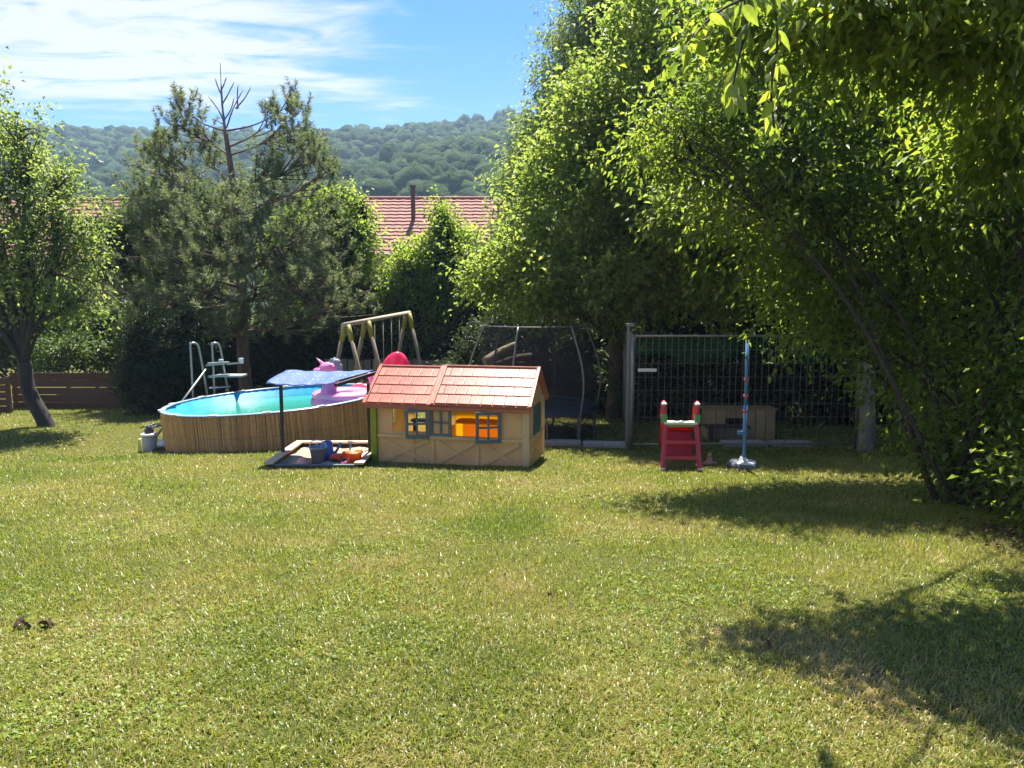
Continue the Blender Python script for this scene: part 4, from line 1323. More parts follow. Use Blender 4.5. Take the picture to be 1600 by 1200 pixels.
# ================================================================== POOL
def pool():
    cx, cy = -4.56, 14.35
    Rr = 2.06
    zb = gz(cx, cy) - 0.05
    t = thing('swimming_pool', 'round above-ground pool wrapped in a brown reed screen', 'pool', (cx, cy, zb))
    t.rotation_euler = (0, R(-3.4), 0)
    zr = at(430, 649, 12.27).z - zb            # rim height above the pool's base
    # wall (steel shell with blue liner inside)
    mb = MB(); mb.lathe([(Rr - 0.03, -0.25), (Rr - 0.03, zr - 0.01), (Rr - 0.06, zr - 0.01), (Rr - 0.06, -0.05), (0.0, -0.05)], 72)
    mb.build('liner', 'liner', t)
    mb = MB(); mb.lathe([(Rr - 0.022, -0.28), (Rr - 0.022, zr - 0.02)], 72); mb.build('shell', 'grey_plastic', t)
    wt = MB(); wt.lathe([(Rr - 0.062, zr - 0.20), (Rr * 0.6, zr - 0.20), (Rr * 0.3, zr - 0.20), (0.0, zr - 0.20)], 72)
    wt.build('water', 'water', t)
    # rim in segments with joint caps
    n = 14
    for k in range(n):
        a0 = 2 * math.pi * k / n; a1 = 2 * math.pi * (k + 1) / n
        m = MB()
        ring = []
        for j in range(9):
            a = a0 + (a1 - a0) * (j / 8)
            pr = [(Rr - 0.068, zr - 0.005), (Rr - 0.068, zr + 0.006), (Rr - 0.058, zr + 0.014), (Rr + 0.022, zr + 0.014), (Rr + 0.034, zr + 0.006), (Rr + 0.034, zr - 0.010), (Rr + 0.028, zr - 0.010), (Rr + 0.028, zr - 0.005)]
            ring.append([m.bm.verts.new((r_ * math.cos(a), r_ * math.sin(a), z_)) for r_, z_ in pr])
        for u, v in zip(ring, ring[1:]):
            for j in range(8):
                m.bm.faces.new((u[j], u[(j + 1) % 8], v[(j + 1) % 8], v[j]))
        m.bm.faces.new(ring[0]); m.bm.faces.new(list(reversed(ring[-1])))
        m.build('rim_segment', 'rim', t)
        c = MB()
        c.box((0, 0, 0), (0.125, 0.13, 0.038), bevel=0.010)
        o = c.build('rim_joint', 'rim_joint', t)
        o.location = ((Rr - 0.005) * math.cos(a0), (Rr - 0.005) * math.sin(a0), zr + 0.006); o.rotation_euler = (0, 0, a0)
    # reed screen: single canes, far too many to count
    rng = np.random.default_rng(77)
    N = 1180
    a = np.linspace(0, 2 * np.pi, N, endpoint=False) + rng.normal(0, 0.0012, N)
    r0 = Rr + 0.012 + rng.normal(0, 0.004, N)
    h = zr - 0.015 + rng.normal(0, 0.012, N)
    cw = rng.uniform(0.0055, 0.0085, N)
    tilt = rng.normal(0, 0.004, N)
    V = np.empty((N, 10, 3)); base_z = -0.3
    for k in range(5):
        ph = 2 * np.pi * k / 5
        for e in (0, 1):
            aa = a + (tilt if e else -tilt)
            rr_ = r0 + cw * np.cos(ph)
            tt = cw * np.sin(ph)
            V[:, e * 5 + k, 0] = rr_ * np.cos(aa) - tt * np.sin(aa)
            V[:, e * 5 + k, 1] = rr_ * np.sin(aa) + tt * np.cos(aa)
            V[:, e * 5 + k, 2] = h if e else base_z
    fq = np.array([[k, (k + 1) % 5, 5 + (k + 1) % 5, 5 + k] for k in range(5)])
    F = (fq[None] + (np.arange(N) * 10)[:, None, None]).reshape(-1, 4)
    val = np.clip(0.45 + 0.10 * np.sin(a * 9) * np.sin(a * 23) + rng.normal(0, 0.15, N), 0, 1)
    o = link('reed_screen', np_mesh('reed_screen', V.reshape(-1, 3), F, np.repeat(val, 10), True), 'reed', t)
    o['kind'] = 'stuff'
    for z in (0.12, 0.38):
        w = MB(); w.lathe([(Rr + 0.022, z), (Rr + 0.025, z + 0.003), (Rr + 0.022, z + 0.006)], 72); w.build('binding_wire', 'steel_dull', t)
    return t, Vector((cx, cy, zb)), zr, Rr
POOL, PC, PZR, PR = pool()
def pool_z(x, y):
    """rim height of the tilted pool in the world"""
    v = POOL.rotation_euler.to_matrix() @ Vector(((x - PC.x), (y - PC.y), PZR))
    return PC.z + v.z

# ladder straddling the far-left rim
def ladder():
    A = at(297, 640, 15.9); B = at(331, 640, 15.9)
    t = thing('pool_ladder', 'grey aluminium A-frame ladder standing over the left pool rim', 'ladder', (A.x, 15.9, gz(A.x, 15.9)))
    base = Vector(t.location)
    for px, lab in ((297, 0), (331, 1)):
        Y = 15.75 if lab == 0 else 16.05
        top = at(px + 4, 536, Y) - base
        inner_low = at(px, 640, Y) - base
        outer = at(px + 22, 660, Y + 0.75) - base
        r = MB()
        p = [Vector((top.x - 0.05, top.y, inner_low.z)), Vector((top.x - 0.05, top.y, top.z - 0.12)), Vector((top.x - 0.045, top.y, top.z - 0.03)), Vector((top.x, top.y + 0.03, top.z)), Vector((top.x + 0.06, top.y + 0.1, top.z - 0.05)),
             Vector((top.x + 0.08, top.y + 0.16, top.z - 0.25)), Vector((top.x + 0.11, top.y + 0.24, top.z - 0.75)), Vector((top.x + 0.17, top.y + 0.42, -0.05))]
        r.tube(curve_pts(p, 5), 0.024, 8)
        r.build('rail', 'alu', t)
    a = at(297, 0, 15.75) - base; b2 = at(331, 0, 16.05) - base
    for py, pale in ((568, 1), (588, 0)):
        z = at(300, py, 15.8).z - base.z
        s = MB()
        s.bar((a.x, a.y - 0.02, z), (b2.x + 0.02, b2.y - 0.02, z), 0.10, 0.045, 0.008)
        s.build('step', 'alu', t)
    for py in (606, 622):
        z = at(300, py, 15.8).z - base.z
        s = MB(); s.bar((a.x, a.y, z), (b2.x, b2.y, z), 0.08, 0.03, 0.006); s.build('step', 'alu', t)
    zp = at(340, 586, 16.2).z - base.z
    s = MB(); s.box(((a.x + b2.x) / 2 + 0.17, (a.y + b2.y) / 2 + 0.22, zp), (0.60, 0.36, 0.04), bevel=0.008); s.build('platform', 'grey_plastic', t)
    for q, px in ((a, 297), (b2, 331)):
        s = MB(); z = at(300, 571, 15.8).z - base.z
        s.bar((q.x - 0.05, q.y, z), (q.x + 0.24, q.y + 0.22, z + 0.02), 0.03, 0.03); s.build('brace', 'alu', t)
        s = MB(); s.box((q.x + 0.2, q.y + 0.2, z + 0.06), (0.09, 0.07, 0.12), bevel=0.015); s.build('hinge', 'light_plastic', t)
    # splayed outer strut down to the grass on the left
    s = MB()
    lo = Vector((at(237, 660, 14.6).x, 14.6, gz(-7, 14.6) - 0.05)) - base
    s.tube([Vector((a.x - 0.04, a.y - 0.03, at(297, 577, 15.75).z - base.z)), lo], 0.024, 8)
    s.build('strut', 'steel', t)
ladder()

# filter pump
def pump():
    p = at(234, 690, 13.3)
    z = gz(p.x, 13.3)
    t = thing('filter_pump', 'grey sand filter pump with pale motor beside the pool', 'pump', (p.x, 13.3, z))
    m = MB(); m.lathe([(0.0, 0.0), (0.10, 0.0), (0.125, 0.03), (0.13, 0.08), (0.13, 0.27), (0.12, 0.30), (0.0, 0.30)], 20); m.build('tank', 'grey_plastic', t)
    m = MB(); m.lathe([(0.132, 0.295), (0.15, 0.30), (0.15, 0.335), (0.12, 0.345), (0.0, 0.35)], 20); m.build('clamp_ring', 'light_plastic', t)
    m = MB(); m.lathe([(0.0, 0.35), (0.08, 0.35), (0.08, 0.41), (0.05, 0.44), (0.05, 0.48), (0.0, 0.48)], 14); m.build('valve', 'dark_plastic', t)
    m = MB(); m.bar((-0.08, 0, 0.47), (0.06, 0.0, 0.50), 0.02, 0.02, 0.004); m.build('valve_handle', 'light_plastic', t)
    m = MB(); m.tube([(0.17, -0.02, 0.16), (0.34, -0.02, 0.16)], [0.075, 0.075], 14); m.tube([(0.34, -0.02, 0.16), (0.40, -0.02, 0.16)], [0.05, 0.05], 12); m.build('motor', 'light_plastic', t)
    m = MB(); m.tube([(0.40, -0.02, 0.16), (0.45, -0.02, 0.16)], 0.062, 12); m.build('motor_cap', 'dark_plastic', t)
    m = MB(); m.box((0.25, -0.02, 0.045), (0.30, 0.18, 0.03), bevel=0.006); m.box((0.25, -0.02, 0.075), (0.12, 0.10, 0.05)); m.build('foot', 'dark_plastic', t)
    m = MB(); m.tube(curve_pts([(0.0, 0.05, 0.42), (0.12, 0.15, 0.46), (0.28, 0.35, 0.40), (0.42, 0.55, 0.42)], 5), 0.02, 8); m.build('hose', 'hose', t)
    m = MB(); m.tube(curve_pts([(0.28, -0.03, 0.23), (0.30, 0.10, 0.30), (0.45, 0.40, 0.30)], 5), 0.02, 8); m.build('hose', 'hose', t)
    # small yellow bag standing beside the tank
    b = MB(); b.box((0, 0, 0.12), (0.09, 0.10, 0.26), bevel=0.02)
    for v in b.bm.verts:
        if v.co.z > 0.2: v.co.x *= 0.4
    o = b.build('chlorine_bag', solid('bag_yellow', (0.66, 0.66, 0.22), (0.55, 0.55, 0.18), 0.5, 8))
    o.location = (p.x - 0.18, 13.32, gz(p.x - 0.18, 13.32)); tag(o, 'small pale yellow bag leaning on the filter pump', 'bag')
pump()

# floats in the pool
def unicorn():
    x, y = -3.22, 14.02
    z = pool_z(x, y) - 0.20
    t = thing('unicorn_float', 'pink inflatable unicorn ring floating at the pool edge behind the canopy', 'pool float', (x, y, z))
    m = MB()
    prof = [(0.36 + 0.17 * math.cos(2 * math.pi * k / 14), 0.12 + 0.16 * math.sin(2 * math.pi * k / 14)) for k in range(14)]
    m.lathe(prof, 36, closed=True); m.build('ring', 'pink', t)
    m = MB()
    prof = [(0.355 + 0.15 * math.cos(2 * math.pi * k / 14), 0.27 + 0.10 * math.sin(2 * math.pi * k / 14)) for k in range(14)]
    m.lathe(prof, 36, closed=True); m.build('upper_ring', 'pink_pale', t)
    m = MB()
    m.tube(curve_pts([(-0.16, -0.25, 0.1), (-0.17, -0.28, 0.38), (-0.14, -0.22, 0.60), (-0.16, -0.20, 0.80)], 6), [0.13, 0.135, 0.14, 0.14, 0.14, 0.135, 0.13, 0.125, 0.12, 0.12, 0.12, 0.12, 0.12, 0.125, 0.13, 0.13, 0.12, 0.11, 0.09], 14)
    m.build('neck', 'lilac', t)
    m = MB()
    m.ball((-0.18, -0.22, 0.86), (0.15, 0.12, 0.13), 3); m.ball((-0.30, -0.24, 0.80), (0.12, 0.09, 0.085), 3)
    head = m.build('head', 'pink', t)
    m = MB(); m.lathe([(0.035, 0.0), (0.022, 0.07), (0.0, 0.16)], 10)
    o = m.build('horn', 'pink_pale', head); o.location = (-0.27, -0.22, 0.95); o.rotation_euler = (0, R(-38), 0)
    for s in (-1, 1):
        m = MB(); m.ball((0, 0, 0.05), (0.03, 0.018, 0.06), 2)
        o = m.build('ear', 'mane', head); o.location = (-0.13, -0.22 + s * 0.07, 0.97); o.rotation_euler = (R(s * -15), R(18), 0)
    m = MB()
    for k in range(6):
        f = k / 5
        m.ball((-0.06 + 0.03 * math.sin(k), -0.20, 0.98 - 0.42 * f), (0.075, 0.05, 0.075), 2)
    m.build('mane', 'mane', t)
    m = MB()
    t.scale = (1.18, 1.18, 0.90)
    m.tube(curve_pts([(0.36, 0.2, 0.25), (0.42, 0.25, 0.5), (0.36, 0.28, 0.70)], 5), [0.03] + [0.055] * 7 + [0.06, 0.05, 0.02], 10); m.build('tail', 'pink', t)
unicorn()
def shell_float():
    x, y = -2.95, 15.15
    z = pool_z(x, y) - 0.20
    t = thing('shell_float', 'hot pink inflatable lounger whose rounded backrest shows above the playhouse roof', 'pool float', (x, y, z))
    m = MB()
    prof = [(0.30 + 0.13 * math.cos(2 * math.pi * k / 12), 0.14 + 0.13 * math.sin(2 * math.pi * k / 12)) for k in range(12)]
    m.lathe(prof, 30, closed=True); m.build('ring', 'hot_pink', t)
    m = MB(); m.lathe([(0.0, 0.10), (0.2, 0.09), (0.30, 0.12)], 24); m.build('seat', 'hot_pink', t)
    # plump rounded backrest, leaning outward
    m = MB()
    m.ball((0.52, 0.05, 0.50), (0.30, 0.14, 0.46), 4, rot=Matrix.Rotation(R(14), 4, 'Y').to_euler())
    for v in m.bm.verts:
        a = math.atan2(v.co.x - 0.45, v.co.z - 0.1)
        v.co.y += 0.018 * math.cos(a * 22)
    m.build('backrest', 'hot_pink', t)
shell_float()

# ================================================================== SANDBOX WITH CANOPY AND TOYS
def sandbox():
    x0, x1, y0, y1 = -3.50, -2.20, 10.42, 11.95
    zt = -0.86
    cx, cy = (x0 + x1) / 2, (y0 + y1) / 2
    zb = -1.10
    t = thing('sandbox', 'wooden sandbox with blue cloth canopy left of the playhouse', 'sandbox', (cx, cy, zb))
    X, Y, H = (x1 - x0) / 2, (y1 - y0) / 2, zt - zb
    for (c, d) in [((0, Y, H / 2 + 0.03), (2 * X, 0.03, H - 0.08)), ((0, -Y, H / 2 - 0.01), (2 * X, 0.03, H - 0.04)), ((-X, 0, H / 2 + 0.03), (0.03, 2 * Y - 0.034, H - 0.08)), ((X, 0, H / 2 + 0.03), (0.03, 2 * Y - 0.034, H - 0.08))]:
        m = MB(); m.box(c, d, bevel=0.004); m.build('side_board', 'wood_red', t)
    for (a, b) in [((-X - 0.06, Y, H), (X + 0.06, Y, H)), ((-X, -Y - 0.02, H - 0.002), (-X, Y - 0.075, H - 0.002)), ((X, -Y - 0.02, H - 0.002), (X, Y - 0.075, H - 0.002))]:
        m = MB(); m.bar(a, b, 0.14, 0.028, 0.004); m.build('seat_board', 'wood_pale', t)
    m = MB(); m.bar((-X + 0.075, -Y + 0.01, H - 0.03), (X - 0.075, -Y + 0.01, H - 0.03), 0.06, 0.02, 0.003); m.build('front_lath', 'plastic_teal', t)
    g = MB()
    n = 14
    vs = [[g.bm.verts.new((-X + 0.02 + (2 * X - 0.04) * i / n, -Y + 0.02 + (2 * Y - 0.04) * j / n, 0.165 + 0.02 * math.sin(i * 1.3) * math.cos(j * 0.9) + random.uniform(-.012, .012))) for j in range(n + 1)] for i in range(n + 1)]
    for i in range(n):
        for j in range(n):
            g.bm.faces.new((vs[i][j], vs[i + 1][j], vs[i + 1][j + 1], vs[i][j + 1]))
    g.build('sand', 'sand', t)['kind'] = 'stuff'
    # posts and canopy
    pt = at(443, 598, 11.15)
    zc = pt.z - zb
    for s in (-1, 1):
        m = MB(); m.bar((s * (X + 0.015), pt.y - cy, 0.0), (s * (X + 0.015), pt.y - cy, zc), 0.045, 0.045, 0.005); m.build('canopy_post', 'wood_dark', t)
    ya, yb = -0.36, 0.58
    za = lambda y: zc + 0.05 + 0.085 * (y - (pt.y - cy))
    for s in (-1, 1):
        x = s * (X + 0.015)
        m = MB(); m.bar((x - (0.42 if s > 0 else 0.0), ya, za(ya) - 0.02), (x, yb, za(yb) - 0.02), 0.05, 0.05, 0.005); m.build('canopy_bar', 'wood_dark', t)
    c = MB()
    nx, ny = 18, 14
    vs = []
    for i in range(nx + 1):
        r = []
        for j in range(ny + 1):
            u, v = i / nx, j / ny
            x = -X - 0.12 + (2 * X + 0.10 - 0.42 * (1 - v)) * u
            y = ya - 0.03 + (yb - ya + 0.06) * v
            z = za(y) + 0.03 - 0.055 * math.sin(math.pi * u) * (0.5 + 0.5 * math.sin(math.pi * v)) + 0.008 * math.sin(u * 26 + v * 5)
            if j == 0: z -= 0.02
            r.append(c.bm.verts.new((x, y, z)))
        vs.append(r)
    for i in range(nx):
        for j in range(ny):
            c.bm.faces.new((vs[i][j], vs[i + 1][j], vs[i + 1][j + 1], vs[i][j + 1])).smooth = True
    o = c.build('canopy', 'canopy', t)
    sm = o.modifiers.new('solid', 'SOLIDIFY'); sm.thickness = 0.006
    return zb + 0.155, cy - Y
ZS, YF = sandbox()
def toy(name, label, cat, px, Y, parts):
    p = at(px, 700, Y)
    t = thing(name, label, cat, (p.x, Y, ZS))
    t.scale = (1.2, 1.2, 1.2)
    for pn, mat, mb in parts:
        mb.build(pn, mat, t)
    return t
toy('toy_bucket', 'grey toy bucket standing in the sandbox', 'bucket', 497, 10.85,
    [('pail', 'toy_grey', MB().lathe([(0.0, 0.0), (0.075, 0.0), (0.105, 0.18), (0.112, 0.18), (0.112, 0.195), (0.098, 0.195), (0.07, 0.02), (0.0, 0.02)], 20)),
     ('handle', 'light_plastic', MB().tube(curve_pts([(-0.11, 0, 0.18), (-0.08, -0.02, 0.26), (0.0, -0.03, 0.285), (0.08, -0.02, 0.26), (0.11, 0, 0.18)], 4), 0.007, 6))])
toy('toy_jug', 'blue toy watering jug beside the grey bucket in the sandbox', 'watering can', 511, 11.0,
    [('body', 'toy_blue', MB().lathe([(0.0, 0.0), (0.07, 0.0), (0.085, 0.09), (0.07, 0.20), (0.06, 0.24), (0.045, 0.24), (0.05, 0.19), (0.0, 0.17)], 18)),
     ('spout', 'toy_blue', MB().tube(curve_pts([(0.06, 0, 0.06), (0.12, 0, 0.12), (0.17, 0, 0.22)], 4), [0.022] * 4 + [0.016] * 4 + [0.024], 8)),
     ('handle', 'toy_cyan', MB().tube(curve_pts([(-0.05, 0, 0.22), (-0.13, 0, 0.2), (-0.13, 0, 0.09), (-0.075, 0, 0.06)], 4), 0.011, 6))])
toy('sand_mould', 'pale salmon sand mould lying at the left end of the sandbox', 'toy', 473, 10.7,
    [('shell', 'toy_salmon', MB().lathe([(0.09, 0.0), (0.085, 0.03), (0.06, 0.07), (0.02, 0.09), (0.0, 0.09)], 16)), ('rim', 'toy_salmon', MB().lathe([(0.088, 0.002), (0.105, 0.004), (0.105, 0.012), (0.088, 0.014)], 16))])
toy('toy_truck', 'small red toy truck in the middle of the sandbox', 'toy truck', 530, 10.85,
    [('cab', 'toy_red', MB().box((0.075, 0, 0.085), (0.07, 0.09, 0.10), bevel=0.012)), ('bed', 'toy_red', MB().box((-0.04, 0, 0.075), (0.14, 0.10, 0.06), bevel=0.008)),
     ('wheel', 'dark_plastic', MB().tube([(0.07, -0.055, 0.03), (0.07, -0.03, 0.03)], 0.03, 12)), ('wheel', 'dark_plastic', MB().tube([(-0.06, -0.06, 0.03), (-0.06, -0.035, 0.03)], 0.03, 12)),
     ('wheel', 'dark_plastic', MB().tube([(0.07, 0.055, 0.03), (0.07, 0.03, 0.03)], 0.03, 12)), ('wheel', 'dark_plastic', MB().tube([(-0.06, 0.06, 0.03), (-0.06, 0.035, 0.03)], 0.03, 12))])
toy('toy_spade', 'turquoise toy spade stuck upright in the sand', 'spade', 546, 10.9,
    [('blade', 'toy_cyan', MB().box((0, 0, 0.06), (0.08, 0.018, 0.11), bevel=0.007)), ('shaft', 'toy_cyan', MB().tube([(0, 0, 0.11), (0.02, 0.01, 0.24)], 0.011, 8)), ('grip', 'light_plastic', MB().bar((-0.025, 0.01, 0.25), (0.065, 0.012, 0.245), 0.02, 0.02, 0.005))])
toy('toy_scoop', 'small pink toy scoop lying next to the red truck', 'toy', 538, 10.62,
    [('bowl', 'pink', MB().lathe([(0.0, 0.0), (0.03, 0.004), (0.045, 0.035), (0.048, 0.05), (0.04, 0.05), (0.028, 0.012), (0.0, 0.01)], 14)), ('handle', 'pink', MB().tube([(0.045, 0, 0.045), (0.14, 0.01, 0.06)], 0.009, 6))])
toy('toy_bucket', 'orange toy bucket at the right end of the sandbox', 'bucket', 553, 10.66,
    [('pail', 'toy_orange', MB().lathe([(0.0, 0.0), (0.07, 0.0), (0.098, 0.15), (0.108, 0.15), (0.108, 0.17), (0.092, 0.17), (0.065, 0.02), (0.0, 0.02)], 20)),
     ('handle', 'toy_orange', MB().tube(curve_pts([(-0.1, 0, 0.15), (-0.08, -0.06, 0.17), (0.0, -0.11, 0.16), (0.08, -0.06, 0.17), (0.1, 0, 0.15)], 4), 0.008, 6))])

# ================================================================== SWING SET
def swing():
    A = at(541, 507, 17.4); B = at(637, 489, 20.2)
    zA, zB = A.z, B.z
    b = Vector((A.x, A.y, gz(A.x, A.y)))
    t = thing('swing_set', 'wooden swing frame with yellow brackets behind the pool', 'swing set', b)
    a = A - b; e = B - b
    d = (e - a).normalized()
    pr = Vector((d.y, -d.x, 0)).normalized()
    m = MB(); m.tube([a - d * 0.15, e + d * 0.1], 0.055, 10); m.build('beam', 'wood_beam', t)
    for f in (0.0, 0.30, 1.0):
        c = a.lerp(e, f)
        gzc = -0.1
        for s in (-1, 1):
            foot = Vector((c.x, c.y, gz(c.x + b.x, c.y + b.y) - b.z - 0.1)) + pr * s * 0.62
            st = c + pr * s * 0.05 - Vector((0, 0, 0.04))
            m = MB(); m.tube([st, foot], 0.048, 9); m.build('leg', 'wood_swing', t)
            en = st.lerp(foot, 0.16)
            m = MB(); m.tube([st - (foot - st).normalized() * 0.03, en], 0.064, 10); m.build('bracket', 'bracket', t)
        m = MB(); m.bar(c - pr * 0.1 - Vector((0, 0, 0.11)), c + pr * 0.1 - Vector((0, 0, 0.11)), 0.03, 0.08, 0.004); m.build('bracket', 'bracket', t)
    for f0, f1, zz in ((0.42, 0.56, 0.50), (0.70, 0.84, 0.55)):
        s = []
        for f in (f0, f1):
            c = a.lerp(e, f)
            lo = Vector((c.x, c.y, zz))
            m = MB(); m.tube([c, lo], 0.012, 5); m.build('rope', 'rope', t)
            s.append(lo)
        m = MB(); m.bar(s[0] - d * 0.04, s[1] + d * 0.04, 0.17, 0.03, 0.008); m.build('swing_seat', 'wood_dark', t)
swing()

# weathered picket fence behind the swing
def picket():
    y = 21.2
    x0 = at(505, 560, y).x; x1 = at(745, 560, y).x
    zt = at(650, 562, y).z
    g = gz(x0, y)
    t = thing('picket_fence', 'weathered grey board fence behind the wooden swing frame', 'fence', (x0, y, g))
    L = x1 - x0
    n = 19
    w = L / n
    for k in range(n):
        h = zt - g + random.uniform(-0.03, 0.03)
        m = MB(); m.box((0, 0, h / 2 - 0.03), (w - 0.045, 0.022, h + 0.06), bevel=0.004)
        o = m.build('board', 'wood_weathered', t); o.location = (w * (k + 0.5), 0, 0); o.rotation_euler = (0, R(random.uniform(-0.8, 0.8)), 0)
    for z in (0.2, 0.7):
        m = MB(); m.box((L / 2, 0.032, z), (L, 0.035, 0.08)); m.build('rail', 'wood_weathered', t)
picket()

# brown plank fence at the far left
def plank_fence():
    y = 18.3
    x0 = at(18, 600, y).x; x1 = at(192, 600, y).x
    zt = at(100, 582, y).z
    g = gz(x0, y) - 0.02
    t = thing('plank_fence', 'low red-brown horizontal plank fence behind the left tree', 'fence', (x0, y, g))
    L = x1 - x0
    H = zt - g
    n = 5
    for k in range(n):
        m = MB(); m.box((0, 0, 0), (L, 0.025, H / n - 0.016), bevel=0.004)
        o = m.build('plank', 'wood_red', t); o.location = (L / 2, random.uniform(-.004, .004), H / n * (k + 0.5)); o.rotation_euler = (0, R(random.uniform(-.15, .15)), 0)
    for x in (0.05, L * 0.5, L - 0.05):
        m = MB(); m.box((x, 0.05, H / 2 - 0.05), (0.08, 0.07, H + 0.06)); m.build('post', 'wood_red', t)
    # neighbouring short piece nearer the picture edge
    y2 = 17.4
    xa = at(-60, 600, y2).x; xb = at(13, 600, y2).x
    g2 = gz(xa, y2)
    H2 = at(5, 590, y2).z - g2
    t2 = thing('plank_fence', 'short piece of brown fence at the very left edge', 'fence', (xa, y2, g2))
    for k in range(5):
        m = MB(); m.box(((xb - xa) / 2, 0, H2 / 5 * (k + 0.5)), (xb - xa, 0.025, H2 / 5 - 0.016), bevel=0.004); m.build('plank', 'wood_red', t2)
    for x in (0.05, xb - xa - 0.05):
        m = MB(); m.box((x, 0.05, H2 / 2), (0.09, 0.07, H2 + 0.05)); m.build('post', 'wood_red', t2)
    # pale rails of the next garden
    y3 = 25.0
    xa, xb = at(20, 540, y3).x, at(205, 540, y3).x
    g3 = gz(xa, y3)
    t3 = thing('rail_fence', 'pale metal rail fence in the next garden beyond the plank fence', 'fence', (xa, y3, g3))
    for py in (535, 546):
        z = at(120, py, y3).z - g3
        m = MB(); m.bar((0, 0, z), (xb - xa, 0, z), 0.05, 0.09, 0.005, up=(0, 1, 0)); m.build('rail', 'white_frame', t3)
    for k in range(4):
        x = (xb - xa) * (k + 0.15) / 3.6
        m = MB(); m.box((x, 0.06, at(120, 533, y3).z / 2 - g3 / 2), (0.06, 0.06, at(120, 533, y3).z - g3)); m.build('post', 'steel', t3)
plank_fence()

# ================================================================== TRAMPOLINE
def trampoline():
    cx, cy = 0.45, 14.25
    g = gz(cx, cy)
    t = thing('trampoline', 'round black trampoline with safety net and bowed grey poles', 'trampoline', (cx, cy, g))
    Rm = 1.15
    zm = 0.62
    zt = at(830, 508, cy).z - g
    m = MB(); m.lathe([(Rm + 0.03 * math.cos(k * math.pi / 4), zm + 0.03 * math.sin(k * math.pi / 4)) for k in range(8)], 48, closed=True); m.build('frame_ring', 'steel_dull', t)
    m = MB(); m.lathe([(0.0, zm), (0.5, zm - 0.004), (Rm - 0.22, zm)], 48); m.build('jumping_mat', 'black_mat', t)
    m = MB(); m.lathe([(Rm - 0.26, zm + 0.02), (Rm - 0.2, zm + 0.045), (Rm + 0.02, zm + 0.045), (Rm + 0.05, zm + 0.0), (Rm + 0.05, zm - 0.08)], 48); m.build('edge_pad', 'pad', t)
    m = MB(); m.lathe([(Rm + 0.03, 0.05), (Rm + 0.03, zm - 0.05)], 48); m.build('skirt', 'net', t)
    angs = [250, 310, 10, 70, 130, 190]
    prof = []
    for a in angs:
        c, s = math.cos(R(a)), math.sin(R(a))
        m = MB()
        pts = curve_pts([(c * (Rm + 0.06), s * (Rm + 0.06), -0.05), (c * (Rm + 0.08), s * (Rm + 0.08), 0.5), (c * (Rm + 0.16), s * (Rm + 0.16), 1.0), (c * (Rm + 0.10), s * (Rm + 0.10), 1.5), (c * (Rm - 0.16), s * (Rm - 0.16), zt)], 6)
        m.tube(pts, 0.017, 8); m.build('pole', 'steel', t)
        f = MB()
        a2 = R(a + 14)
        f.tube(curve_pts([(c * (Rm + 0.03), s * (Rm + 0.03), zm - 0.04), (c * (Rm + 0.05), s * (Rm + 0.05), 0.04), (math.cos(a2) * (Rm + 0.05), math.sin(a2) * (Rm + 0.05), 0.02), (math.cos(R(a + 28)) * (Rm + 0.04), math.sin(R(a + 28)) * (Rm + 0.04), 0.05), (math.cos(R(a + 28)) * (Rm + 0.02), math.sin(R(a + 28)) * (Rm + 0.02), zm - 0.04)], 4), 0.02, 6)
        f.build('leg', 'steel_dull', t)
    m = MB()
    m.lathe([(Rm - 0.02, zm + 0.05), (Rm + 0.0, 1.0), (Rm - 0.05, 1.5), (Rm - 0.19, zt - 0.01)], 48); m.build('safety_net', 'net', t)
    m = MB(); m.lathe([(Rm - 0.17 + 0.012 * math.cos(k * math.pi / 3), zt + 0.012 * math.sin(k * math.pi / 3)) for k in range(6)], 48, closed=True); m.build('top_ring', 'steel_dull', t)
trampoline()
# pale paving edging below the trampoline and the mesh fence
def edging():
    k = 0
    g1 = 'flat concrete slabs laid along the shaded back edge'
    for (x, y, rz, lab) in [(0.85, 12.95, -4, 'flat concrete slab right behind the playhouse corner'), (1.62, 12.75, -6, 'flat concrete slab at the foot of the trampoline pole'),
                             (4.1, 12.9, 2, 'flat concrete slab in front of the wooden play kitchen'), (4.95, 12.9, -2, 'flat concrete slab at the right end of the play kitchen')]:
        m = MB(); m.box((0, 0, 0), (0.74, 0.34, 0.07), bevel=0.008)
        o = m.build('concrete_slab', 'stone')
        o.location = (x, y, gz(x, y) + 0.035); o.rotation_euler = (R(-2), 0, R(rz))
        tag(o, lab, 'slab', g1)
edging()
# pale logs stacked behind the trampoline
for k, (a, b_, lab) in enumerate([((757, 566), (806, 538), 'pale bare log leaning in the shade behind the trampoline'), ((768, 572), (830, 556), 'dull bark log lying below the pale leaning log')]):
    p = at(a[0], a[1], 16.4); q = at(b_[0], b_[1], 16.8)
    t = thing('cut_log', lab, 'log', (p.x, p.y, gz(p.x, p.y)))
    o0 = Vector(t.location)
    m = MB(); mid = (p + q) / 2 + Vector((0, 0, 0.03)); m.tube(curve_pts([p - o0, mid - o0, q - o0], 4), [0.10, 0.105, 0.10, 0.095, 0.09, 0.09, 0.085, 0.08, 0.075], 9); m.build('bark', 'log' if k == 0 else 'bark', t)
    m = MB(); dd_ = (p - q).normalized(); m.tube([p - o0 + dd_ * 0.0005, p - o0 + dd_ * 0.006], 0.092, 12); m.build('cut_face', 'wood_pale', t)
    m = MB(); m.box(((q.x - p.x) * 0.75, q.y - p.y, (q.z - o0.z) / 2 - 0.09), (0.12, 0.12, q.z - o0.z - 0.1)); m.build('prop_block', 'bark', t)

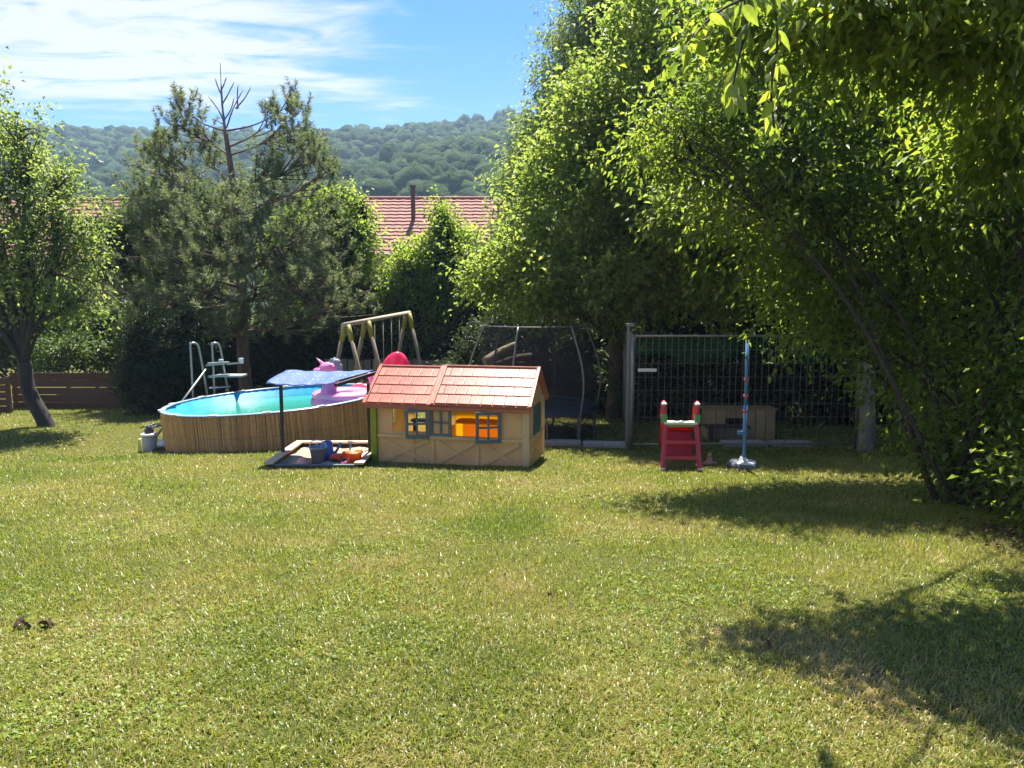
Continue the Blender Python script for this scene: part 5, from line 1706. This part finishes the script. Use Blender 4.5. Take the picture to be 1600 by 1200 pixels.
# ================================================================== MESH FENCE, KENNEL CONTENTS
def mesh_panel(label, a, b, zt, group):
    """site-fence panel of tubes and welded wire from a to b (ground points)"""
    a = Vector(a); b = Vector(b)
    L = (b - a).length
    t = thing('mesh_fence_panel', label, 'fence', a, math.atan2(b.y - a.y, b.x - a.x), group)
    H = zt - a.z
    for x in (0.0, L):
        m = MB(); m.tube([(x, 0, 0.02), (x, 0, H)], 0.021, 8); m.build('upright', 'steel', t)
    for z in (0.12, H - 0.02):
        m = MB(); m.tube([(0.02, 0, z), (L - 0.02, 0, z)], 0.019, 8); m.build('rail', 'steel', t)
    n = int(L / 0.105)
    V, F = [], []
    def wire(p, q, r):
        d = (q - p).normalized()
        x = d.cross(Vector((0, 1, 0))).normalized(); y = Vector((0, 1, 0))
        i = len(V)
        for e in (p, q):
            for (u, v) in ((1, 1), (-1, 1), (-1, -1), (1, -1)):
                V.append(e + x * u * r + y * v * r)
        for k in range(4):
            F.append((i + k, i + (k + 1) % 4, i + 4 + (k + 1) % 4, i + 4 + k))
    for k in range(1, n):
        x = L * k / n
        wire(Vector((x, 0, 0.13)), Vector((x, 0, H - 0.03)), 0.0027)
    for k in range(1, 8):
        z = 0.13 + (H - 0.16) * k / 8
        wire(Vector((0.02, 0.004, z)), Vector((L - 0.02, 0.004, z)), 0.0024)
    o = link('wire_mesh', np_mesh('wire_mesh', np.array([v[:] for v in V]), np.array(F)), 'steel', t)
    o['kind'] = 'stuff'
    return t, L, H
gF = 'mesh fence panels of the kennel'
P0 = at(986, 700, 12.2); P1 = at(1335, 700, 12.25)
zF = at(1100, 523, 12.2).z
a0 = (P0.x, 12.2, gz(P0.x, 12.2)); b0 = (P1.x, 12.25, gz(P0.x, 12.2))
tF, LF, HF = mesh_panel('wide steel mesh fence panel facing the lawn behind the red slide', a0, b0, zF, gF)
m = MB(); m.box((0.24, -0.03, HF - (zF - at(1008, 578, 12.2).z)), (0.31, 0.006, 0.055), bevel=0.002); m.build('name_plate', 'white_frame', tF)
mesh_panel('steel mesh fence panel running back from the left corner post', (P0.x + 0.03, 12.28, a0[2]), (P0.x + 0.35, 15.4, a0[2]), zF - 0.02, gF)
tp = thing('corner_pole', 'tall grey square post at the left end of the mesh fence', 'post', (P0.x - 0.07, 12.26, a0[2]))
m = MB(); m.box((0, 0, (at(981, 506, 12.2).z - a0[2]) / 2), (0.042, 0.042, at(981, 506, 12.2).z - a0[2]), bevel=0.006); m.build('shaft', 'steel', tp)
m = MB(); m.box((0.03, -0.001, at(981, 508, 12.2).z - a0[2]), (0.14, 0.07, 0.05), bevel=0.006); m.build('cap', 'steel', tp)
# green shade cloth hanging behind the upper part of the panel
c = MB()
vs = []
for i in range(41):
    r = []
    for j in range(7):
        u, v = i / 40, j / 6
        x = P0.x + 0.08 + (LF - 0.3) * u
        z = zF - 0.04 - v * (0.26 + 0.18 * math.sin(u * 5.0) ** 2 + 0.05 * math.sin(u * 31))
        r.append(c.bm.verts.new((x, 12.32 + 0.25 * v + 0.03 * math.sin(u * 24 + v * 2), z)))
    vs.append(r)
for i in range(40):
    for j in range(6):
        c.bm.faces.new((vs[i][j], vs[i + 1][j], vs[i + 1][j + 1], vs[i][j + 1])).smooth = True
tag(c.build('shade_cloth', 'shade_net'), 'dark green shade cloth hung along the top of the mesh fence', 'cloth')
# wooden play kitchen behind the fence
def kitchen():
    a = at(1102, 690, 13.6); b = at(1210, 690, 13.6)
    g = gz(a.x, 13.6)
    t = thing('play_kitchen', 'low wooden play kitchen built of boards behind the mesh fence', 'play kitchen', (a.x, 13.6, g))
    L = b.x - a.x
    H = at(1150, 641, 13.6).z - g
    n = 7
    for k in range(n):
        if k in (2, 3): continue
        m = MB(); m.box((L * (k + 0.5) / n, 0, H / 2), (L / n - 0.012, 0.022, H), bevel=0.003); m.build('board', 'wood_kitchen', t)
    for k in (2, 3):
        m = MB(); m.box((L * (k + 0.5) / n, 0, H * 0.86), (L / n - 0.012, 0.022, H * 0.26), bevel=0.003); m.build('board', 'wood_kitchen', t)
        m = MB(); m.box((L * (k + 0.5) / n, 0, H * 0.24), (L / n - 0.012, 0.022, H * 0.48), bevel=0.003); m.build('board', 'wood_kitchen', t)
    m = MB(); m.box((L / 2, 0.2, H + 0.015), (L + 0.06, 0.46, 0.03), bevel=0.004); m.build('worktop', 'wood_kitchen', t)
    for x in (0.03, L - 0.03):
        m = MB(); m.box((x, 0.2, H / 2), (0.03, 0.36, H - 0.01)); m.build('side_panel', 'wood_kitchen', t)
    m = MB(); m.box((L / 2, 0.38, H / 2), (L - 0.08, 0.02, H - 0.02)); m.build('back_panel', 'wood_dark', t)
    m = MB(); m.box((L * 0.25, -0.22, H * 0.53), (L * 0.62, 0.30, 0.025), bevel=0.004); m.box((0.05, -0.2, H * 0.26), (0.03, 0.24, H * 0.52)); m.build('serving_shelf', 'wood_dark', t)
kitchen()

# ================================================================== SLIDE
def slide():
    p = at(1064, 740, 10.3)
    g = gz(p.x, 10.3)
    t = thing('toy_slide', 'red plastic toddler slide with ladder facing the lawn', 'slide', (p.x, 10.3, g), R(-4))
    HT = at(1064, 664, 10.3).z - g
    # ladder rails lean back a little and spread toward the ground
    for s in (-1, 1):
        m = MB(); m.bar((s * 0.262, -0.02, 0.0), (s * 0.222, 0.16, HT), 0.065, 0.05, 0.012, up=(0, 1, 0)); m.build('ladder_rail', 'red_slide', t)
        m = MB(); m.bar((s * 0.265, -0.025, 0.0), (s * 0.263, -0.015, 0.03), 0.08, 0.07, 0.01, up=(0, 1, 0)); m.build('foot', 'white_plastic', t)
        m = MB(); m.box((s * 0.235, 0.17, HT + 0.06), (0.085, 0.09, 0.13), bevel=0.015); m.build('handle_socket', 'green_slide', t)
        m = MB(); m.tube(curve_pts([(s * 0.235, 0.17, HT + 0.08), (s * 0.235, 0.165, HT + 0.2), (s * 0.235, 0.19, HT + 0.26), (s * 0.235, 0.26, HT + 0.275), (s * 0.235, 0.36, HT + 0.2), (s * 0.235, 0.42, HT + 0.02)], 5), 0.036, 10); h = m.build('handle', 'red_slide', t)
        m = MB(); m.ball((s * 0.235, 0.19, HT + 0.267), (0.042, 0.05, 0.03), 2); m.build('handle_tip', 'white_plastic', h)
    for f, hh in ((0.27, 0.05), (0.60, 0.05)):
        m = MB(); z = HT * f; m.box((0, -0.02 + 0.18 * f + 0.02, z), (0.45, 0.11, hh), bevel=0.012); m.build('step', 'red_slide', t)
    m = MB(); m.box((0, 0.20, HT), (0.47, 0.16, 0.035), bevel=0.01); m.build('top_platform', 'white_plastic', t)
    m = MB(); m.box((0, 0.20, HT - 0.035), (0.45, 0.14, 0.03), bevel=0.008); m.build('platform_trim', 'green_slide', t)
    # chute: trough profile swept down and away
    path = curve_pts([(0.0, 0.28, HT), (0.02, 0.55, HT - 0.14), (0.06, 0.95, HT - 0.42), (0.09, 1.25, 0.12), (0.10, 1.5, 0.05)], 5)
    m = MB()
    prof = [(-0.25, 0.13), (-0.235, 0.14), (-0.21, 0.10), (-0.19, 0.0), (0.0, -0.015), (0.19, 0.0), (0.21, 0.10), (0.235, 0.14), (0.25, 0.13), (0.215, -0.03), (0.0, -0.045), (-0.215, -0.03)]
    ring = [[m.bm.verts.new((q.x + u, q.y, q.z + v)) for u, v in prof] for q in path]
    for u, v in zip(ring, ring[1:]):
        for k in range(len(prof)):
            m.bm.faces.new((u[k], u[(k + 1) % len(prof)], v[(k + 1) % len(prof)], v[k])).smooth = True
    m.bm.faces.new(ring[0]); m.bm.faces.new(list(reversed(ring[-1])))
    m.build('chute', 'red_chute', t)
    m = MB(); m.box((0.02, 0.45, HT * 0.42), (0.40, 0.03, HT * 0.62), Matrix.Rotation(R(-18), 3, 'X'), bevel=0.01); m.build('rear_support', 'red_chute', t)
slide()
def ornament():
    p = at(1108, 728, 10.75)
    g = gz(p.x, 10.75)
    t = thing('garden_ornament', 'small terracotta-pink ornament on the grass beside the slide', 'ornament', (p.x, 10.75, g))
    m = MB(); m.lathe([(0.0, 0.0), (0.07, 0.0), (0.075, 0.03), (0.045, 0.07), (0.03, 0.11), (0.0, 0.12)], 14); m.build('body', 'terracotta', t)
    m = MB(); m.ball((0.0, 0, 0.15), (0.034, 0.03, 0.042), 2); m.build('head', 'terracotta', t)
    for s in (-1, 1):
        m = MB(); m.ball((s * 0.07, -0.03, 0.03), (0.04, 0.03, 0.022), 2); m.build('foot', 'terracotta', t)
ornament()
def pole():
    p = at(1160, 735, 10.45)
    g = gz(p.x, 10.45)
    t = thing('blue_pole', 'thin blue pole with red bands on a round white base', 'pole', (p.x, 10.45, g))
    H = at(1160, 533, 10.45).z - g
    m = MB(); m.lathe([(0.0, 0.0), (0.215, 0.0), (0.22, 0.04), (0.20, 0.075), (0.185, 0.078), (0.0, 0.078)], 28); m.build('base', 'base_grey', t)
    m = MB(); m.lathe([(0.19, 0.079), (0.185, 0.092), (0.12, 0.105), (0.05, 0.115), (0.04, 0.16), (0.0, 0.16)], 28); m.build('base_cover', 'base_white', t)
    m = MB(); m.tube([(0.015, 0, 0.1), (0.008, 0, H * 0.5)], 0.029, 12); m.build('lower_tube', 'pole_blue', t)
    m = MB(); m.tube([(0.008, 0, H * 0.5), (0, 0, H)], 0.024, 12); m.build('upper_tube', 'pole_blue', t)
    for z in (0.45, 0.70, 0.57):
        m = MB(); m.tube([(0.01 * (1 - z), 0, H * z - 0.022), (0.01 * (1 - z), 0, H * z + 0.022)], 0.0325, 12); m.build('band', 'band_red', t)
    m = MB(); m.tube([(0, 0, H - 0.01), (0, 0, H + 0.012)], 0.027, 12); m.build('end_cap', 'base_white', t)
    m = MB(); m.box((-0.04, -0.005, H * 0.28), (0.10, 0.06, 0.05), bevel=0.008); m.build('clamp', 'pole_blue', t)
pole()
# dry dark clumps on the lawn at left and a few fallen leaves
for k, (px, py, s, lab) in enumerate([(38, 985, 0.75, 'dark curled dry leaf clump on the lawn nearest the left edge'), (73, 985, 0.6, 'smaller dark dry leaf clump just right of the other on the lawn'),
                                      (1213, 850, 0.55, 'dark fallen leaf on the lawn below the right shadow'), (858, 938, 0.5, 'small brown fallen leaf in the middle of the lawn'), (1205, 1020, 0.6, 'dark fallen leaf at the edge of the near shadow')]):
    # distance of the ground at that pixel
    Y = 3.0
    for _ in range(60):
        q = at(px, py, Y)
        Y += (q.z - gz(q.x, Y)) * 1.2
    q = at(px, py, Y)
    t = thing('dry_leaf', lab, 'dry leaf', (q.x, Y, gz(q.x, Y)), random.uniform(0, 6))
    for j in range(4 if k < 2 else 1):
        m = MB()
        rows = [(0, 0), (0.2, 0.6), (0.5, 1.0), (0.8, 0.55), (1.0, 0)]
        prev = None
        for (u, w) in rows:
            x = u * 0.09 * s; z = 0.03 + 0.05 * s * math.sin(u * 2.5 + j)
            cur = [m.bm.verts.new((x, 0, z - 0.012)), m.bm.verts.new((x, w * 0.03 * s, z + 0.012 * w)) if w else None, m.bm.verts.new((x, -w * 0.03 * s, z + 0.012 * w)) if w else None]
            if prev:
                for sd in (1, 2):
                    m.bm.faces.new([v for v in (prev[0], prev[sd], cur[sd], cur[0]) if v is not None])
            prev = cur
        o = m.build('blade', 'dry_leaf', t); o.rotation_euler = (random.uniform(-.4, .4), random.uniform(-.3, .2), j * 1.6)

# ================================================================== GRASS
def value_noise(x, y, s, seed):
    rng = np.random.default_rng(seed)
    G = rng.random((64, 64))
    u = x / s + 1000; v = y / s + 1000
    i = np.floor(u).astype(int); j = np.floor(v).astype(int)
    fu = u - i; fv = v - j
    fu = fu * fu * (3 - 2 * fu); fv = fv * fv * (3 - 2 * fv)
    g = lambda a, b: G[a % 64, b % 64]
    return (g(i, j) * (1 - fu) + g(i + 1, j) * fu) * (1 - fv) + (g(i, j + 1) * (1 - fu) + g(i + 1, j + 1) * fu) * fv
# places where no grass grows: footprints (centre x, y, half-size or radius)
def clear_mask(x, y):
    ok = np.hypot(x - PC.x, y - PC.y) > PR + 0.03
    c, s = math.cos(R(13)), math.sin(R(13))
    lx = (x + 0.933) * c - (y - 10.77) * s; ly = (x + 0.933) * s + (y - 10.77) * c
    ok &= ~((np.abs(lx) < 1.22) & (ly > -0.03) & (ly < 1.2))
    ok &= ~((x > -3.53) & (x < -2.17) & (y > 10.40) & (y < 11.98))
    return ok
def grass_zone(rng, y0, y1, dens, Lr, Wr, segs, lean):
    # sample in the visible fan plus a margin
    area = (y1 - y0) * ((y0 + y1) / 2 * 0.76 * 2 + 1.6)
    n = int(area * dens)
    y = y0 + (y1 - y0) * rng.random(n * 2)
    hw = y * 0.74 + 0.8
    hmax = y1 * 0.74 + 0.8
    x = (rng.random(n * 2) * 2 - 1) * hmax
    k = np.abs(x) < hw
    x, y = x[k], y[k]
    d = value_noise(x, y, 0.5, 3) * 0.6 + value_noise(x, y, 0.13, 4) * 0.5
    k = (rng.random(len(x)) < np.clip(0.22 + 1.1 * d, 0.35, 1)) & clear_mask(x, y)
    x, y, d = x[k], y[k], d[k]
    n = len(x)
    z = gz(x, y) - 0.004
    az = rng.random(n) * 2 * np.pi
    le = np.clip(rng.normal(lean, 0.28, n), 0.05, 1.35)
    L = rng.uniform(Lr[0], Lr[1], n) * (0.75 + 0.5 * d)
    Wd = rng.uniform(Wr[0], Wr[1], n)
    dx, dy = np.cos(az), np.sin(az)
    sx, sy = -dy, dx
    tone = 0.30 + 0.42 * (value_noise(x, y, 1.1, 8) - 0.45) + 0.20 * (value_noise(x, y, 0.33, 9) - 0.5)
    dry = np.clip((value_noise(x, y, 0.55, 21) - 0.70) * 5, 0, 1) * 0.35
    rv = np.clip(tone + dry + rng.normal(0, 0.28, n) + (rng.random(n) < 0.12) * 0.45, 0, 1)
    base = np.stack([x, y, z], 1)
    side = np.stack([sx, sy, np.zeros(n)], 1) * Wd[:, None] * 0.5
    if segs == 1:
        tip = base + np.stack([dx * np.sin(le), dy * np.sin(le), np.cos(le)], 1) * L[:, None]
        v = np.stack([base - side, base + side, tip], 1).reshape(-1, 3)
        f = np.arange(n * 3).reshape(-1, 3)
        return v, f, np.repeat(rv, 3)
    l1 = le * 0.55; l2 = np.clip(le * 1.5, 0, 1.75)
    mid = base + np.stack([dx * np.sin(l1), dy * np.sin(l1), np.cos(l1)], 1) * (L * 0.5)[:, None]
    tip = mid + np.stack([dx * np.sin(l2), dy * np.sin(l2), np.cos(l2)], 1) * (L * 0.55)[:, None]
    v = np.stack([base - side, base + side, mid + side * 0.85, mid - side * 0.85, tip], 1).reshape(-1, 3)
    i = np.arange(n)[:, None] * 5
    f = np.concatenate([i + np.array([[0, 1, 2]]), i + np.array([[0, 2, 3]]), i + np.array([[3, 2, 4]])], 0)
    return v, f, np.repeat(rv, 5)
def grass():
    rng = np.random.default_rng(2)
    parts = [grass_zone(rng, 1.9, 4.2, 8500, (0.028, 0.065), (0.0035, 0.0075), 2, 0.85),
             grass_zone(rng, 4.2, 7.5, 4200, (0.028, 0.06), (0.005, 0.010), 1, 0.75),
             grass_zone(rng, 7.5, 11.5, 1900, (0.028, 0.055), (0.008, 0.015), 1, 0.7),
             grass_zone(rng, 11.5, 19.0, 500, (0.03, 0.06), (0.012, 0.022), 1, 0.6)]
    V, F, Q, o = [], [], [], 0
    for v, f, q in parts:
        V.append(v); F.append(f + o); Q.append(q); o += len(v)
    ob = link('lawn_grass', np_mesh('lawn_grass', np.concatenate(V), np.concatenate(F), np.concatenate(Q)), 'grass')
    tag(ob, 'short sunlit grass with dry yellow patches across the whole lawn', 'grass', kind='stuff')
    # broad-leaved weeds and clover among the grass
    n = 17000
    y = 1.9 + 7.0 * rng.random(n) ** 1.9
    x = (rng.random(n) * 2 - 1) * (y * 0.74 + 0.6)
    k = (rng.random(n) < np.clip((value_noise(x, y, 0.8, 14) - 0.42) * 3.2 + 0.10, 0.05, 1)) & clear_mask(x, y)
    x, y = x[k], y[k]
    n = len(x)
    m = 5
    c = np.repeat(np.stack([x, y, gz(x, y) + 0.012], 1), m, 0) + rng.normal(0, 0.016, (n * m, 3)) * np.array([1, 1, 0.35])
    a = rng.random(n * m) * 2 * np.pi
    ax = np.stack([np.cos(a), np.sin(a), rng.uniform(0.1, 0.8, n * m)], 1)
    L = rng.uniform(0.011, 0.031, n * m)
    v, f = leaf_arrays(rng, c, ax, L, L * rng.uniform(0.5, 0.8, n * m), 0.05, 1.6)
    rv = np.clip(np.repeat(rng.normal(0.5, 0.2, n), m) + rng.normal(0, 0.12, n * m), 0, 1)
    tag(link('clover', np_mesh('clover', v, f, np.repeat(rv, 4)), 'clover'), 'patches of clover and broad-leaved weeds in the near lawn', 'clover', kind='stuff')
grass()
def litter():
    rng = np.random.default_rng(31)
    n = 260
    x = 4.35 + rng.normal(0, 0.28, n); y = 6.0 + rng.normal(0, 0.45, n)
    c = np.stack([x, y, gz(x, y) + 0.02 + rng.random(n) * 0.02], 1)
    a = rng.random(n) * 6.28
    v, f = leaf_arrays(rng, c, np.stack([np.cos(a), np.sin(a), rng.normal(0, 0.25, n)], 1), rng.uniform(0.03, 0.07, n), rng.uniform(0.02, 0.04, n), 0.1, 1.5)
    tag(link('leaf_litter', np_mesh('leaf_litter', v, f), 'dry_leaf'), 'brown leaf litter on the grass below the right shrub', 'leaf litter', kind='stuff')
litter()
print('TRIS', sum(len(o.data.polygons) for o in S.objects if o.type == 'MESH'), 'forest', N_FOREST)
